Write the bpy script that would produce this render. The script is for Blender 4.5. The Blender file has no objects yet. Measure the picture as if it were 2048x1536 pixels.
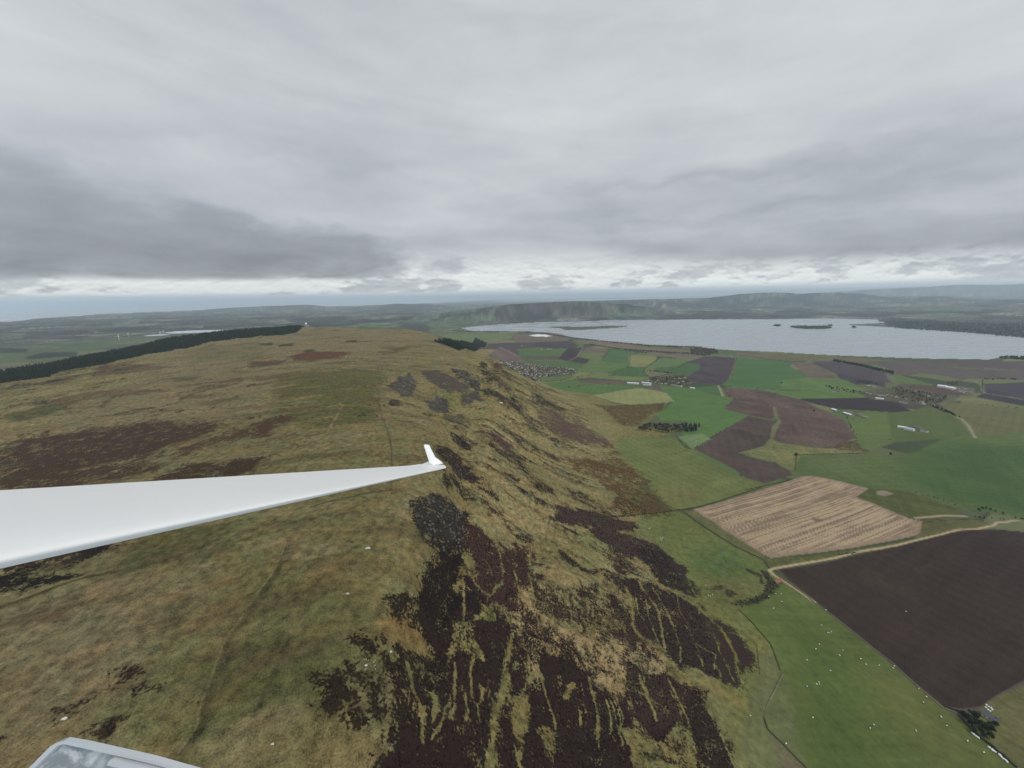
import bpy, math, random
import numpy as np
from mathutils import Matrix, Vector
random.seed(7); rng = np.random.default_rng(7)
SC = bpy.context.scene
COL = SC.collection

# ------------------------------------------------------------------ camera
F = 800.; CAMZ = 450.                       # focal length in px of a 2048 wide frame; metres above the loch
RHO = math.atan(.0176); PITCH = math.atan(174*math.cos(RHO)/F)
FW = np.array([0, math.cos(PITCH), -math.sin(PITCH)])
_H = np.array([1., 0, 0]); _V = np.array([0, math.sin(PITCH), math.cos(PITCH)])
RT = _H*math.cos(RHO) - _V*math.sin(RHO); UP = _H*math.sin(RHO) + _V*math.cos(RHO)
CAM = np.array([0, 0, CAMZ])
cd = bpy.data.cameras.new('camera'); cam = bpy.data.objects.new('camera', cd); COL.objects.link(cam)
cd.sensor_width = 36; cd.lens = F/2048*36; cd.clip_start = .02; cd.clip_end = 200000
M = Matrix(((RT[0], UP[0], -FW[0], 0), (RT[1], UP[1], -FW[1], 0), (RT[2], UP[2], -FW[2], CAMZ), (0, 0, 0, 1)))
cam.matrix_world = M
SC.camera = cam

# ------------------------------------------------------------------ light, sky, exposure
SC.view_settings.view_transform = 'Standard'; SC.view_settings.look = 'None'
SC.view_settings.exposure = .18; SC.view_settings.gamma = 1
SC.cycles.use_denoising = True
SC.cycles.max_bounces = 5; SC.cycles.volume_bounces = 2
SUN_EL, SUN_AZ = math.radians(46), math.radians(115)
sl = bpy.data.lights.new('sun', 'SUN'); sun = bpy.data.objects.new('sun', sl); COL.objects.link(sun)
sl.energy = 1.5; sl.angle = math.radians(11); sl.color = (1, .96, .9)
sdir = Vector((math.sin(SUN_AZ)*math.cos(SUN_EL), math.cos(SUN_AZ)*math.cos(SUN_EL), math.sin(SUN_EL)))
sun.rotation_euler = sdir.to_track_quat('Z', 'Y').to_euler(); sun.location = (0, 0, 3000)


def lin(c):
    c = np.asarray(c, float)/255.
    return np.where(c <= .04045, c/12.92, ((c+.055)/1.055)**2.4)


class NG:
    """tiny helper to write shader maths"""
    def __init__(s, nt): s.nt = nt
    def n(s, t, **k):
        o = s.nt.nodes.new(t)
        for a, b in k.items(): setattr(o, a, b)
        return o
    def put(s, sock, v):
        if hasattr(v, 'is_linked') or isinstance(v, bpy.types.NodeSocket): s.nt.links.new(v, sock)
        elif isinstance(v, (tuple, list, np.ndarray)) and len(v) == 3 and sock.type == 'RGBA': sock.default_value = (*[float(q) for q in v], 1)
        else: sock.default_value = v
    def m(s, op, a, b=None, c=None, clamp=False):
        o = s.n('ShaderNodeMath', operation=op, use_clamp=clamp); s.put(o.inputs[0], a)
        if b is not None: s.put(o.inputs[1], b)
        if c is not None: s.put(o.inputs[2], c)
        return o.outputs[0]
    def ss(s, x, a, b):
        o = s.n('ShaderNodeMapRange', interpolation_type='SMOOTHSTEP'); s.put(o.inputs[0], x)
        s.put(o.inputs[1], a); s.put(o.inputs[2], b); return o.outputs[0]
    def mix(s, f, a, b, mode='MIX'):
        o = s.n('ShaderNodeMix', data_type='RGBA', blend_type=mode); s.put(o.inputs[0], f)
        s.put(o.inputs[6], a); s.put(o.inputs[7], b); return o.outputs[2]
    def noise(s, vec, scale, detail=4, rough=.5, dist=0, color=False):
        o = s.n('ShaderNodeTexNoise'); s.put(o.inputs['Vector'], vec); o.inputs['Scale'].default_value = scale
        o.inputs['Detail'].default_value = detail; o.inputs['Roughness'].default_value = rough
        o.inputs['Distortion'].default_value = dist
        return o.outputs['Color' if color else 'Fac']
    def comb(s, x, y, z):
        o = s.n('ShaderNodeCombineXYZ')
        for i, v in enumerate((x, y, z)): s.put(o.inputs[i], v)
        return o.outputs[0]
    def vm(s, op, a, b=None):
        o = s.n('ShaderNodeVectorMath', operation=op); s.put(o.inputs[0], a)
        if b is not None: s.put(o.inputs[1], b)
        return o.outputs[0]


W = bpy.data.worlds.new('World'); SC.world = W; W.use_nodes = True
nt = W.node_tree; nt.nodes.clear(); g = NG(nt)
tc = g.n('ShaderNodeTexCoord'); sep = g.n('ShaderNodeSeparateXYZ'); nt.links.new(tc.outputs['Generated'], sep.inputs[0])
X, Y, Z = sep.outputs
az = g.m('ARCTAN2', X, Y); el = g.m('ARCSINE', Z)
sky = g.n('ShaderNodeTexSky', sky_type='NISHITA', sun_disc=False, sun_elevation=SUN_EL, sun_rotation=SUN_AZ)
skyc = g.mix(1.0, sky.outputs[0], (.1, .1, .1), 'MULTIPLY')
zz = g.m('ADD', g.m('MAXIMUM', Z, 0.0), .10)
P = g.comb(g.m('DIVIDE', X, zz), g.m('DIVIDE', Y, zz), 0.0)          # position on the flat cloud base
n1 = g.noise(P, .55, 5, .5, .3); n2 = g.noise(g.vm('ADD', P, (7.3, 2.1, 0)), 1.6, 4, .5)
big = g.noise(g.vm('ADD', P, (3.3, 9.1, 0)), .28, 3, .45)
# the overcast sheet: brighter overhead, greyer towards the right
lum = g.m('ADD', .455, g.m('MULTIPLY', g.ss(el, .10, .45), .11))
lum = g.m('ADD', lum, g.m('MULTIPLY', g.m('SUBTRACT', n1, .5), .32))
lum = g.m('ADD', lum, g.m('MULTIPLY', g.m('SUBTRACT', big, .5), .30))
lum = g.m('ADD', lum, g.m('MULTIPLY', g.m('SUBTRACT', n2, .5), .08))
bands = g.noise(g.comb(g.m('MULTIPLY', az, .9), g.m('ADD', g.m('MULTIPLY', el, 5.5), g.m('MULTIPLY', az, .5)), 4.2), 1.5, 6, .55, .5)
lum = g.m('ADD', lum, g.m('MULTIPLY', g.m('SUBTRACT', bands, .5), .24))
bands2 = g.noise(g.comb(g.m('MULTIPLY', az, 1.4), g.m('MULTIPLY', el, 4.0), 9.2), 5, 5, .6, .3)
lum = g.m('ADD', lum, g.m('MULTIPLY', g.m('SUBTRACT', bands2, .5), .10))
# warped angles for the outlines of single clouds
wv = g.comb(g.m('MULTIPLY', az, 1.0), g.m('MULTIPLY', el, 2.2), 0.0)
w1 = g.noise(wv, 7, 6, .55); w2 = g.noise(g.vm('ADD', wv, (5, 5, 5)), 7, 6, .55)
azw = g.m('ADD', az, g.m('MULTIPLY', g.m('SUBTRACT', w1, .5), .22))
elw = g.m('ADD', el, g.m('MULTIPLY', g.m('SUBTRACT', w2, .5), .12))


def blob(a0, e0, ra, re, soft=.5):
    q = g.m('ADD', g.m('POWER', g.m('ABSOLUTE', g.m('DIVIDE', g.m('SUBTRACT', azw, a0), ra)), 2.0),
            g.m('POWER', g.m('ABSOLUTE', g.m('DIVIDE', g.m('SUBTRACT', elw, e0), re)), 2.0))
    return g.ss(q, 1.0 + soft, 1.0 - soft)


# grey bank on the right half of the overcast
rb = blob(.62, .20, .55, .05, .9)
lum = g.m('SUBTRACT', lum, g.m('MULTIPLY', rb, .085))
rb = blob(.80, .09, .50, .035, .9)
lum = g.m('SUBTRACT', lum, g.m('MULTIPLY', rb, .07))
lum = g.m('ADD', lum, g.m('MULTIPLY', blob(-.42, .215, .42, .06, .8), .075))
lum = g.m('ADD', lum, g.m('MULTIPLY', blob(.36, .195, .34, .028, .8), .06))
lum = g.m('ADD', lum, g.m('MULTIPLY', blob(-.1, .13, .30, .06, .9), .05))
# clear bright gap low over the horizon, its upper edge higher in the middle
gap = g.ss(el, g.m('ADD', g.m('ADD', .075, g.m('MULTIPLY', g.m('SUBTRACT', w1, .5), .05)), g.m('MULTIPLY', blob(-.05, .08, .42, .12, .9), .055)), .03)
lum = g.m('ADD', lum, g.m('MULTIPLY', gap, g.m('SUBTRACT', .80, lum)))
# small cumulus scraps in the gap
sv = g.comb(g.m('MULTIPLY', az, 1.0), g.m('MULTIPLY', el, 2.5), 1.7)
sc1 = g.noise(sv, 11.5, 9, .62, .1)
thr = g.m('ADD', .47, g.m('MULTIPLY', g.m('SUBTRACT', g.noise(g.comb(az, el, 2.2), 3.0, 3, .5), .5), .35))
scr = g.m('MULTIPLY', g.ss(g.m('SUBTRACT', sc1, thr), .0, .12), g.m('MULTIPLY', g.ss(el, .008, .018), g.ss(el, .085, .028)))
sc2 = g.noise(g.vm('ADD', sv, (0, .013, 0)), 11.5, 9, .62, .1)
lit = g.m('MULTIPLY', g.m('SUBTRACT', sc1, sc2), 1.2)
lum = g.m('SUBTRACT', lum, g.m('MULTIPLY', scr, .27))
lum = g.m('ADD', lum, g.m('MULTIPLY', g.m('MULTIPLY', lit, gap), -.7))
# the long dark cloud on the left, flat base, lumpy top
dk = g.m('MAXIMUM', blob(-1.05, .115, .37, .115, .65), g.m('MAXIMUM', blob(-.60, .092, .29, .066, .6), blob(-.42, .088, .17, .058, .6)))
dk = g.m('MAXIMUM', dk, g.m('MULTIPLY', blob(-.16, .072, .05, .022, .9), .5))
base = g.ss(g.m('ADD', el, g.m('MULTIPLY', g.m('SUBTRACT', w1, .5), .012)), .036, .052)
dk = g.m('MULTIPLY', g.m('MULTIPLY', dk, base), g.m('ADD', .82, g.m('MULTIPLY', g.m('SUBTRACT', bands2, .5), .9)), clamp=True)
dlum = g.m('ADD', g.m('ADD', .20, g.m('MULTIPLY', g.ss(el, .05, .16), .09)), g.m('MULTIPLY', g.m('SUBTRACT', n1, .5), .06))
lum = g.m('ADD', lum, g.m('MULTIPLY', g.m('MULTIPLY', dk, 1.0), g.m('SUBTRACT', dlum, lum)))
cool = g.mix(g.ss(lum, .35, .8), (.93, .975, 1.05), (.965, 1.0, .985))
cc = g.n('ShaderNodeVectorMath', operation='SCALE'); nt.links.new(cool, cc.inputs[0]); nt.links.new(lum, cc.inputs['Scale'])
# far blue air under the cloud base, right on the horizon
hz = g.ss(g.m('ADD', el, g.m('MULTIPLY', g.m('SUBTRACT', sc1, .5), .012)), .020, .009)
hz = g.m('MULTIPLY', hz, .9)
col = g.mix(hz, cc.outputs[0], (.50, .58, .66))
col = g.mix(.06, col, skyc)
bg = g.n('ShaderNodeBackground'); nt.links.new(col, bg.inputs[0]); bg.inputs[1].default_value = 1.0
out = g.n('ShaderNodeOutputWorld'); nt.links.new(bg.outputs[0], out.inputs[0])

# ------------------------------------------------------------------ helpers
def hash2(ix, iy, s):
    h = (ix.astype(np.int64)*374761393 + iy.astype(np.int64)*668265263 + s*1442695041) & 0xffffffff
    h = ((h ^ (h >> 13))*1274126177) & 0xffffffff
    h = ((h ^ (h >> 16))*2246822519) & 0xffffffff
    return ((h ^ (h >> 15)) & 0xffffff)/float(0xffffff)


def vnoise(x, y, s=0):
    ix = np.floor(x); iy = np.floor(y); fx = x-ix; fy = y-iy
    fx = fx*fx*fx*(fx*(fx*6-15)+10); fy = fy*fy*fy*(fy*(fy*6-15)+10)
    a = hash2(ix, iy, s); b = hash2(ix+1, iy, s); c = hash2(ix, iy+1, s); d = hash2(ix+1, iy+1, s)
    return (a+(b-a)*fx)*(1-fy) + (c+(d-c)*fx)*fy - .5


def fbm(x, y, s=0, o=4, r=.5):
    v = 0; a = 1.; t = 0
    for i in range(o):
        v = v + a*vnoise(x*(2.03**i)+i*13.7, y*(2.03**i)-i*7.1, s+i); t += a; a *= r
    return v/t*1.6


def sst(x, a, b):
    t = np.clip((x-a)/(b-a), 0, 1); return t*t*(3-2*t)


def ray(u, v):
    d = FW*F + RT*(u-1024) - UP*(v-768); return d/np.linalg.norm(d)


def atz(u, v, z):
    d = ray(u, v); return CAM + d*((z-CAMZ)/d[2])


def aty(u, v, y):
    d = ray(u, v); return CAM + d*(y/d[1])


# photograph crops used while measuring: name -> (x0, y0, scale)
CR = {'f': (0, 0, 1), 'c1': (0, 540, 3.938), 'c2': (500, 540, 3.938), 'c3': (880, 560, 3.938), 'c4': (1250, 560, 3.938),
      'c5': (1560, 560, 4.197), 'c6': (1180, 840, 3.413), 'c7': (1448, 900, 3.413), 'c8': (1448, 1086, 3.413),
      'd1': (0, 1086, 3.413), 'd2': (500, 1086, 3.413), 'd3': (900, 1086, 3.413), 'd4': (0, 800, 3.413),
      'd5': (550, 640, 3.413), 'd7': (800, 900, 3.413)}


def px(c, pts):
    a, b, s = CR[c]; return [(a+x/s, b+y/s) for x, y in pts]


# ------------------------------------------------------------------ terrain: measured heights
ctrl = []
def cz(u, v, z): ctrl.append(atz(u, v, z))
def cw(x, y, z): ctrl.append(np.array([x, y, z], float))
# plateau
for q in [(0, 1536, 250), (0, 1330, 250), (0, 1130, 250), (0, 960, 240), (0, 880, 235), (0, 820, 226), (0, 766, 208), (102, 751, 212), (228, 723, 228),
          (381, 694, 246), (520, 672, 262), (589, 666, 272), (300, 1536, 248), (300, 1300, 252), (300, 1100, 254), (300, 900, 252),
          (300, 800, 248), (550, 1536, 244), (550, 1300, 252), (560, 1100, 258), (560, 900, 264), (560, 760, 268), (600, 700, 274), (780, 1100, 255),
          (690, 657, 280), (720, 664, 277), (770, 657, 277), (850, 668, 268), (780, 700, 272), (760, 760, 268), (760, 850, 264), (800, 930, 258)]: cz(*q)
for q in [(0, 746, 204), (102, 731, 208), (152, 719, 211), (254, 699, 225), (330, 683, 236), (420, 670.5, 249), (482, 663.5, 257), (530, 659, 264), (580, 655, 271)]: cz(*q)
# brow of the escarpment
for q in [(865, 672, 262), (900, 697, 248), (950, 712, 232), (930, 760, 236), (960, 790, 222), (990, 717, 212), (1060, 762, 132), (1150, 803, 72),
          (870, 905, 250), (900, 950, 238), (870, 1010, 246), (850, 1150, 240), (800, 1290, 240), (775, 1440, 238), (765, 1536, 236),
          (900, 800, 234), (845, 760, 246), (820, 770, 252), (872, 812, 236), (940, 830, 226), (800, 800, 258), (850, 860, 250)]: cz(*q)
# face of the slope
for q in [(1010, 850, 178), (1100, 860, 122), (1180, 870, 78), (1050, 930, 158), (1130, 950, 110), (1200, 960, 80), (980, 1000, 190), (1090, 1030, 138),
          (1200, 1030, 92), (950, 1130, 196), (1080, 1150, 142), (1220, 1120, 92), (1320, 1150, 62), (1000, 1280, 176), (1130, 1280, 128), (1260, 1270, 88),
          (1380, 1270, 60), (900, 1300, 206), (900, 1480, 206), (1050, 1480, 160), (1200, 1480, 116), (1350, 1480, 80), (1440, 1450, 60)]: cz(*q)
# foot and fields
for q in [(1235, 845, 42), (1245, 900, 48), (1290, 960, 46), (1345, 1012, 38), (1280, 1060, 60), (1400, 1165, 44), (1500, 1290, 40), (1500, 1400, 44), (1535, 1536, 44),
          (1360, 855, 26), (1300, 800, 18), (1200, 770, 16), (1100, 760, 18), (1075, 735, 14), (1380, 960, 30), (1500, 950, 22), (1540, 1110, 34), (1700, 1000, 20),
          (2048, 1500, 22), (2048, 1070, 14), (1800, 1200, 22), (1600, 1130, 30), (1600, 1400, 34), (1800, 1530, 28), (2048, 900, 10), (1700, 850, 10), (1550, 800, 10),
          (1450, 740, 8), (1300, 720, 8), (1180, 700, 8), (1060, 690, 8), (950, 690, 10), (2048, 780, 7), (1850, 760, 7), (2048, 735, 4), (1750, 725, 4), (1480, 705, 3), (1200, 683, 3),
          (950, 668, 4), (1640, 790, 8), (1460, 860, 20), (1560, 870, 18)]: cz(*q)
# ground hidden behind the hill
for q in [(-1150, 3350, 190), (-2200, 2900, 100), (-3000, 2100, 80), (-1500, 3900, 70), (-700, 3300, 150), (-300, 2900, 120), (-150, 2400, 100), (40, 2100, 40), (250, 1800, 32),
          (-2200, 4200, 45), (-3200, 2600, 50), (-900, 4300, 30), (-4000, 1500, 70), (-3000, 700, 170), (-2100, 600, 215), (-3000, -800, 200), (-1200, -300, 240), (-500, -100, 245), (-100, 40, 236), (0, 0, 225),
          (100, 100, 150), (200, 60, 100), (310, 0, 60), (-60, -400, 230), (300, -500, 60), (600, -200, 40), (1500, 0, 20), (3000, 400, 10), (3500, 1800, 6), (1500, 2200, 8), (6000, 1500, 10),
          (6000, 5000, 4), (3000, 6500, 4), (0, 6500, 8), (-2500, 6500, 40), (-6000, 6500, 40), (-8000, 3000, 40), (9000, 3500, 15), (500, 4500, 4), (2000, 4500, 3)]: cw(*q)
ctrl = np.array(ctrl)


def warp(x, y):
    r = np.sqrt(x*x+y*y)+1e-6; k = np.log1p(r/400.)*400./r; return x*k, y*k


CX, CY = warp(ctrl[:, 0], ctrl[:, 1])
_S = 45.**2
_A = np.sqrt((CX[:, None]-CX)**2+(CY[:, None]-CY)**2+_S); n = len(ctrl)
_A[np.arange(n), np.arange(n)] -= .6                     # slight smoothing
_B = np.zeros((n+1, n+1)); _B[:n, :n] = _A; _B[:n, n] = 1; _B[n, :n] = 1
RW = np.linalg.solve(_B, np.append(ctrl[:, 2], 0))


def rbf(x, y):
    a, b = warp(x, y); z = np.full(x.shape, RW[n])
    for i in range(n): z += RW[i]*np.sqrt((a-CX[i])**2+(b-CY[i])**2+_S)
    return z


def seg_dist(x, y, p, q):
    dx, dy = q[0]-p[0], q[1]-p[1]; L = dx*dx+dy*dy+1e-9
    t = np.clip(((x-p[0])*dx+(y-p[1])*dy)/L, 0, 1)
    return np.hypot(x-p[0]-t*dx, y-p[1]-t*dy), t


RIDGES = []
def ridge(pts, dep, wf, wb, rough=.1):
    """skyline of a far hill measured at a depth; wf, wb = widths of its near and far flank"""
    P3 = [aty(u, v, dep if not isinstance(dep, (list, tuple)) else dep[i]) for i, (u, v) in enumerate(pts)]
    RIDGES.append((P3, wf, wb, rough))
ridge([(850, 641), (915, 632), (950, 624), (985, 616), (1020, 611), (1060, 608.5), (1100, 605), (1150, 603.5), (1186, 604.5), (1200, 610), (1214, 620)],
      [8100, 8300, 8400, 8500, 8600, 8700, 8800, 8800, 8800, 8800, 8750], 470, 1500, .35)
ridge([(1225, 601), (1300, 599), (1380, 597), (1450, 595.5), (1500, 590), (1530, 585.5), (1550, 585), (1580, 588), (1625, 589), (1650, 585.5), (1670, 585.5), (1700, 590),
       (1760, 593), (1850, 593)], 14500, 1300, 2500)
ridge([(1640, 588), (1740, 583), (1800, 577), (1850, 574), (1900, 572), (1955, 568.5), (1985, 570.5), (2048, 568), (2150, 564), (2300, 566)], 27000, 2500, 6000, .05)
ridge([(540, 612.5), (575, 610), (600, 609.5), (614, 611.5)], 20500, 900, 1500)
ridge([(455, 616), (520, 612.5), (560, 611.5)], 19500, 900, 1500)
ridge([(1000, 618), (1020, 616.5), (880, 626)], 12500, 900, 1500)
ridge([(740, 613), (790, 607.5), (830, 608), (860, 610)], 19500, 1200, 1500)
ridge([(1820, 612), (1900, 603), (1960, 604), (2048, 600), (2200, 600)], 11500, 900, 2500)
ridge([(222, 627), (226, 625), (230, 627)], 24500, 250, 250, .3)


def far_h(x, y):
    z = np.zeros_like(x)
    m = y > 6000
    xs, ys = x[m], y[m]; o = np.zeros_like(xs)
    for P3, wf, wb, rough in RIDGES:
        wx = xs+fbm(xs/900, ys/900, 31)*500; wy = ys+fbm(xs/900, ys/900, 32)*500
        best = np.zeros_like(xs)
        for p, q in zip(P3[:-1], P3[1:]):
            d, t = seg_dist(wx*.35+xs*.65, wy*.35+ys*.65, p, q); h = p[2]+(q[2]-p[2])*t
            front = ys < (p[1]+(q[1]-p[1])*t)
            w = np.where(front, wf, wb)
            k = np.exp(-(d/w)**2)*(1+rough*fbm(xs/500, ys/500, 35)*np.clip(d/w*1.5, 0, 1))
            best = np.maximum(best, h*k)
        o = np.maximum(o, best)
    z[m] = o
    return z


# water outlines (photo pixels at the loch's level)
LOCH = [(924, 656), (938, 654), (1002, 648.6), (1093, 643.6), (1150, 643), (1197, 642), (1210, 640.5), (1400, 639), (1560, 638.8), (1655, 637.3), (1755, 639), (1757, 641.5), (1748, 643),
        (1766, 643.5), (1768, 645.5), (1700, 649), (1696, 650.5), (1727, 652), (1798, 655.5), (1877, 660.5), (1953, 666), (2048, 674), (2120, 684), (2300, 694),
        (2300, 724), (2100, 716), (2048, 714), (1994, 716), (1975, 719), (1941, 718), (1870, 717.5), (1798, 715.5), (1712, 712), (1640, 709), (1560, 704), (1517, 702.5), (1470, 701), (1428, 698), (1400, 693),
        (1350, 691.5), (1299, 690), (1210, 682), (1144, 674), (1115, 667), (1091, 664.5), (1002, 662.5), (960, 662), (938, 661)]
ISLES = [[(1093, 653.5), (1129, 652.8), (1160, 653.6), (1195, 652.4), (1218, 651.3), (1256, 652), (1248, 654), (1232, 655.8), (1200, 657.5), (1159, 660.2), (1130, 660.2), (1119, 656.5), (1105, 655.5)],
         [(1580, 654), (1600, 652.8), (1625, 653.8), (1650, 653), (1665, 655.5), (1650, 657.5), (1615, 658), (1595, 656.5)],
         [(1546, 651), (1554, 649.5), (1563, 651), (1556, 653)], [(1703, 654.5), (1708, 653.2), (1713, 654.8), (1708, 656)], [(1655, 650.5), (1662, 650), (1666, 651.5), (1660, 652)]]
SEA = [(-300, 651), (0, 645), (38, 643.5), (102, 635.5), (165, 632), (228, 628), (305, 624.5), (381, 621.5), (430, 619), (480, 616.5), (560, 614.5), (622, 614.2), (660, 613), (700, 612), (728, 611.2), (790, 609.2), (830, 607.5), (881, 606)]
SEA2 = [(990, 603.6), (1060, 602.6), (1120, 601.2), (1200, 600.2), (1280, 598.6), (1350, 596.8), (1420, 595.2), (1460, 594.2)]
RESV = [(335, 665), (360, 662), (400, 660.8), (460, 659.2), (510, 657.8), (560, 657), (560, 659.5), (520, 661), (470, 662.5), (420, 664.5), (380, 666.5), (345, 667)]
RESV2 = [(285, 671.5), (300, 670), (330, 668.5), (340, 669.5), (318, 671.5), (295, 672)]
POND = [(880, 628.5), (895, 627), (906, 626.6), (902, 628.2), (888, 629.5)]
PONDS3 = [(1126, 640.2), (1140, 639), (1162, 639.3), (1160, 641), (1140, 641.5)]
wz = lambda P, z: np.array([atz(u, v, z)[:2] for u, v in P])
LOCH_W = wz(LOCH, 0); ISLES_W = [wz(i, 0) for i in ISLES]
_s = [atz(u, v, 1.)[:2] for u, v in SEA]
SEA_W = np.array(_s + [(-3000, 72000), (-160000, 72000), (-160000, 10000)])
_s = [atz(u, v, 1.)[:2] for u, v in SEA2]
SEA2_W = np.array(_s + [_s[-1]*1.15, (_s[9 if 0 else 3])*1.28, _s[0]*1.15])
RES_Z = 44.
RESV_W = wz(RESV, RES_Z); RESV2_W = wz(RESV2, RES_Z); POND_W = wz(POND, 20.)


def inside(x, y, poly):
    poly = np.asarray(poly); r = np.zeros(x.shape, bool)
    x0, y0 = poly.min(0); x1, y1 = poly.max(0)
    m = (x >= x0) & (x <= x1) & (y >= y0) & (y <= y1)
    if not m.any(): return r
    xs, ys = x[m], y[m]; c = np.zeros(xs.shape, bool); j = len(poly)-1
    for i in range(len(poly)):
        xi, yi = poly[i]; xj, yj = poly[j]
        if yi != yj: c ^= ((yi > ys) != (yj > ys)) & (xs < (xj-xi)*(ys-yi)/(yj-yi)+xi)
        j = i
    r[m] = c; return r


def pdist(x, y, pts, closed=False):
    d = np.full(x.shape, 1e9); pts = list(pts)
    if closed: pts = pts+[pts[0]]
    for p, q in zip(pts[:-1], pts[1:]): d = np.minimum(d, seg_dist(x, y, p, q)[0])
    return d


def height(x, y):
    R = np.hypot(x, y)
    near = rbf(x, y)
    w = sst(R, 6500, 9000)
    roll = 22+fbm(x/3500, y/2200, 3, 4)*34+fbm(x/900, y/900, 5, 3)*9
    roll = roll*np.clip(sst(R, 6000, 9500)*1.0, 0, 1)+8
    leftland = sst(-x, 500, 4000)*np.clip(1-R/16000., 0, 1)*28
    z = near*(1-w)+(roll+leftland)*w
    z = np.maximum(z, 2.5)
    z = np.where(near < 90, np.maximum(z, 3+0*z), z)
    fh = far_h(x, y)
    z = np.maximum(z, fh+.15*z)+0
    # relief of hill and slope
    hill = sst(near, 55, 150)*(1-w)
    top = sst(near, 228, 246)*(1-w)
    und = fbm(x/170+fbm(x/300, y/300, 9)*.8, y/95, 8, 5, .52)
    z = z+und*top*sst(R, 150, 900)*13 + fbm(x/26, y/18, 12, 4)*top*1.6
    slope = hill*(1-sst(near, 236, 250))
    gx = (y - x*.35)+fbm(x/60, y/60, 14)*22                # gullies run down the face
    z = z+slope*(fbm(gx/26., x/220., 15, 3)*7.0+fbm(x/14, y/14, 17, 4)*2.2)
    z = z+(1-hill)*(1-w)*fbm(x/140, y/140, 19, 3)*3.2*sst(near, 6, 20)
    z = z+fbm(x/4.2, y/4.2, 21, 3)*.45*hill*(R < 1500)
    if SK is not None and x.shape == SK.shape: z = z+slope*SK*6.5*sst(R, 150, 350)
    z = z-13*np.exp(-((near-224)/13.)**2)*sst(R, 1900, 1300)*sst(R, 140, 260)*(1+.5*fbm(x/35, y/35, 24, 3))*(x > -420)   # the rocky step under the brow
    # the corrie above the slope: a scooped hollow with a crag behind
    c = atz(905, 800, 232)
    dd = np.hypot((x-c[0])/85., (y-c[1])/95.)
    z = z-np.exp(-dd**2*1.6)*16
    # water
    near2 = (R > 2000)
    return z


def carve(x, y, z):
    loch = inside(x, y, LOCH_W)
    for I in ISLES_W: loch &= ~inside(x, y, I)
    z = np.where(loch, -6, z)
    shore = (~loch) & (np.hypot(x, y) > 2300)
    dl = np.full(x.shape, 1e9); m = (np.abs(x) < 9000) & (y > 1500) & (y < 9500)
    dl[m] = pdist(x[m], y[m], LOCH_W, True)
    isl = np.zeros(x.shape, bool)
    for I in ISLES_W: isl |= inside(x, y, I)
    z = np.where(isl, 3.0, z)
    k = sst(dl, 0, 500)
    z = np.where(shore & ~isl & (z < 120), np.minimum(z, 2.5+(z-2.5)*k+0*z), z)
    s = inside(x, y, SEA_W) | inside(x, y, SEA2_W)
    hill = z > 60
    z = np.where(s & ~hill, -8, z)
    for Wp, lv in ((RESV_W, RES_Z), (RESV2_W, RES_Z)):
        c = Wp.mean(0); d = np.hypot(x-c[0], y-c[1]); k = sst(d, 2600, 900)
        z = z*(1-k)+(RES_Z-1+fbm(x/500, y/500, 3)*6)*k
        z = np.where(inside(x, y, Wp), RES_Z-5, z)
    return z, loch, s


# fan-shaped grid: rows of constant y, columns of constant x/y
ys = [22.]
while ys[-1] < 3000: ys.append(1/(1/ys[-1]-(1.0e-5 if ys[-1] < 700 else 4.6e-6)) if ys[-1] > 110 else ys[-1]*1.045)
while ys[-1] < 76000:
    q = 1/ys[-1]-2.6e-6
    ys.append(min(1/q, ys[-1]*1.06) if q > 0 else ys[-1]*1.06)
ys = np.array(ys)
t0 = np.arctan(1.78)
ts = np.concatenate([-np.tan(np.linspace(1.25, t0+.02, 16)), np.linspace(-1.78, 1.78, 1460), np.tan(np.linspace(t0+.02, 1.25, 16))])
NY, NT = len(ys), len(ts)
GX = ts[None, :]*ys[:, None]; GY = np.repeat(ys[:, None], NT, 1)
# the line each spot of the face lies on when followed uphill to the brow: runnels and streaks follow it
SK = None
def uphill():
    gx_ = np.arange(-700, 1100, 12.); gy_ = np.arange(-100, 2700, 12.); XX, YY = np.meshgrid(gx_, gy_)
    H0 = rbf(XX.ravel(), YY.ravel()).reshape(XX.shape); dy_, dx_ = np.gradient(H0, 12.); m_ = np.hypot(dx_, dy_)+1e-4; dx_ /= m_; dy_ /= m_
    def smp(A_, a, b):
        fi = np.clip((b+100)/12., 0, len(gy_)-1.001); fj = np.clip((a+700)/12., 0, len(gx_)-1.001); i = fi.astype(int); j = fj.astype(int); p_ = fi-i; q_ = fj-j
        return (A_[i, j]*(1-q_)+A_[i, j+1]*q_)*(1-p_)+(A_[i+1, j]*(1-q_)+A_[i+1, j+1]*q_)*p_
    X0 = GX.ravel(); Y0 = GY.ravel(); ok = (X0 > -650) & (X0 < 1050) & (Y0 < 2600)
    ii = np.nonzero(ok)[0]; a = X0[ii].copy(); b = Y0[ii].copy(); h0 = smp(H0, a, b); sel = (h0 > 40) & (h0 < 246); ii = ii[sel]; a = a[sel]; b = b[sel]; h0 = h0[sel]; xs0 = a.copy(); ys0 = b.copy()
    for k in range(34):
        h = smp(H0, a, b); go = (h < 238); st = np.where(go, 16., 0.)
        gx1 = smp(dx_, a, b); gy1 = smp(dy_, a, b); a = a+gx1*st; b = b+gy1*st
    out_ = np.zeros(X0.shape); ob = np.zeros(X0.shape); c = b-.4*a
    s = fbm(c/11.+fbm(xs0/70, ys0/70, 201, 2)*.7, h0/90., 202, 4, .62)
    out_[ii] = s; ob[ii] = c
    return out_, ob
SK, SKC = uphill()
GZ = height(GX.ravel(), GY.ravel())
GZ, LOCHM, SEAM = carve(GX.ravel(), GY.ravel(), GZ)
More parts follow.
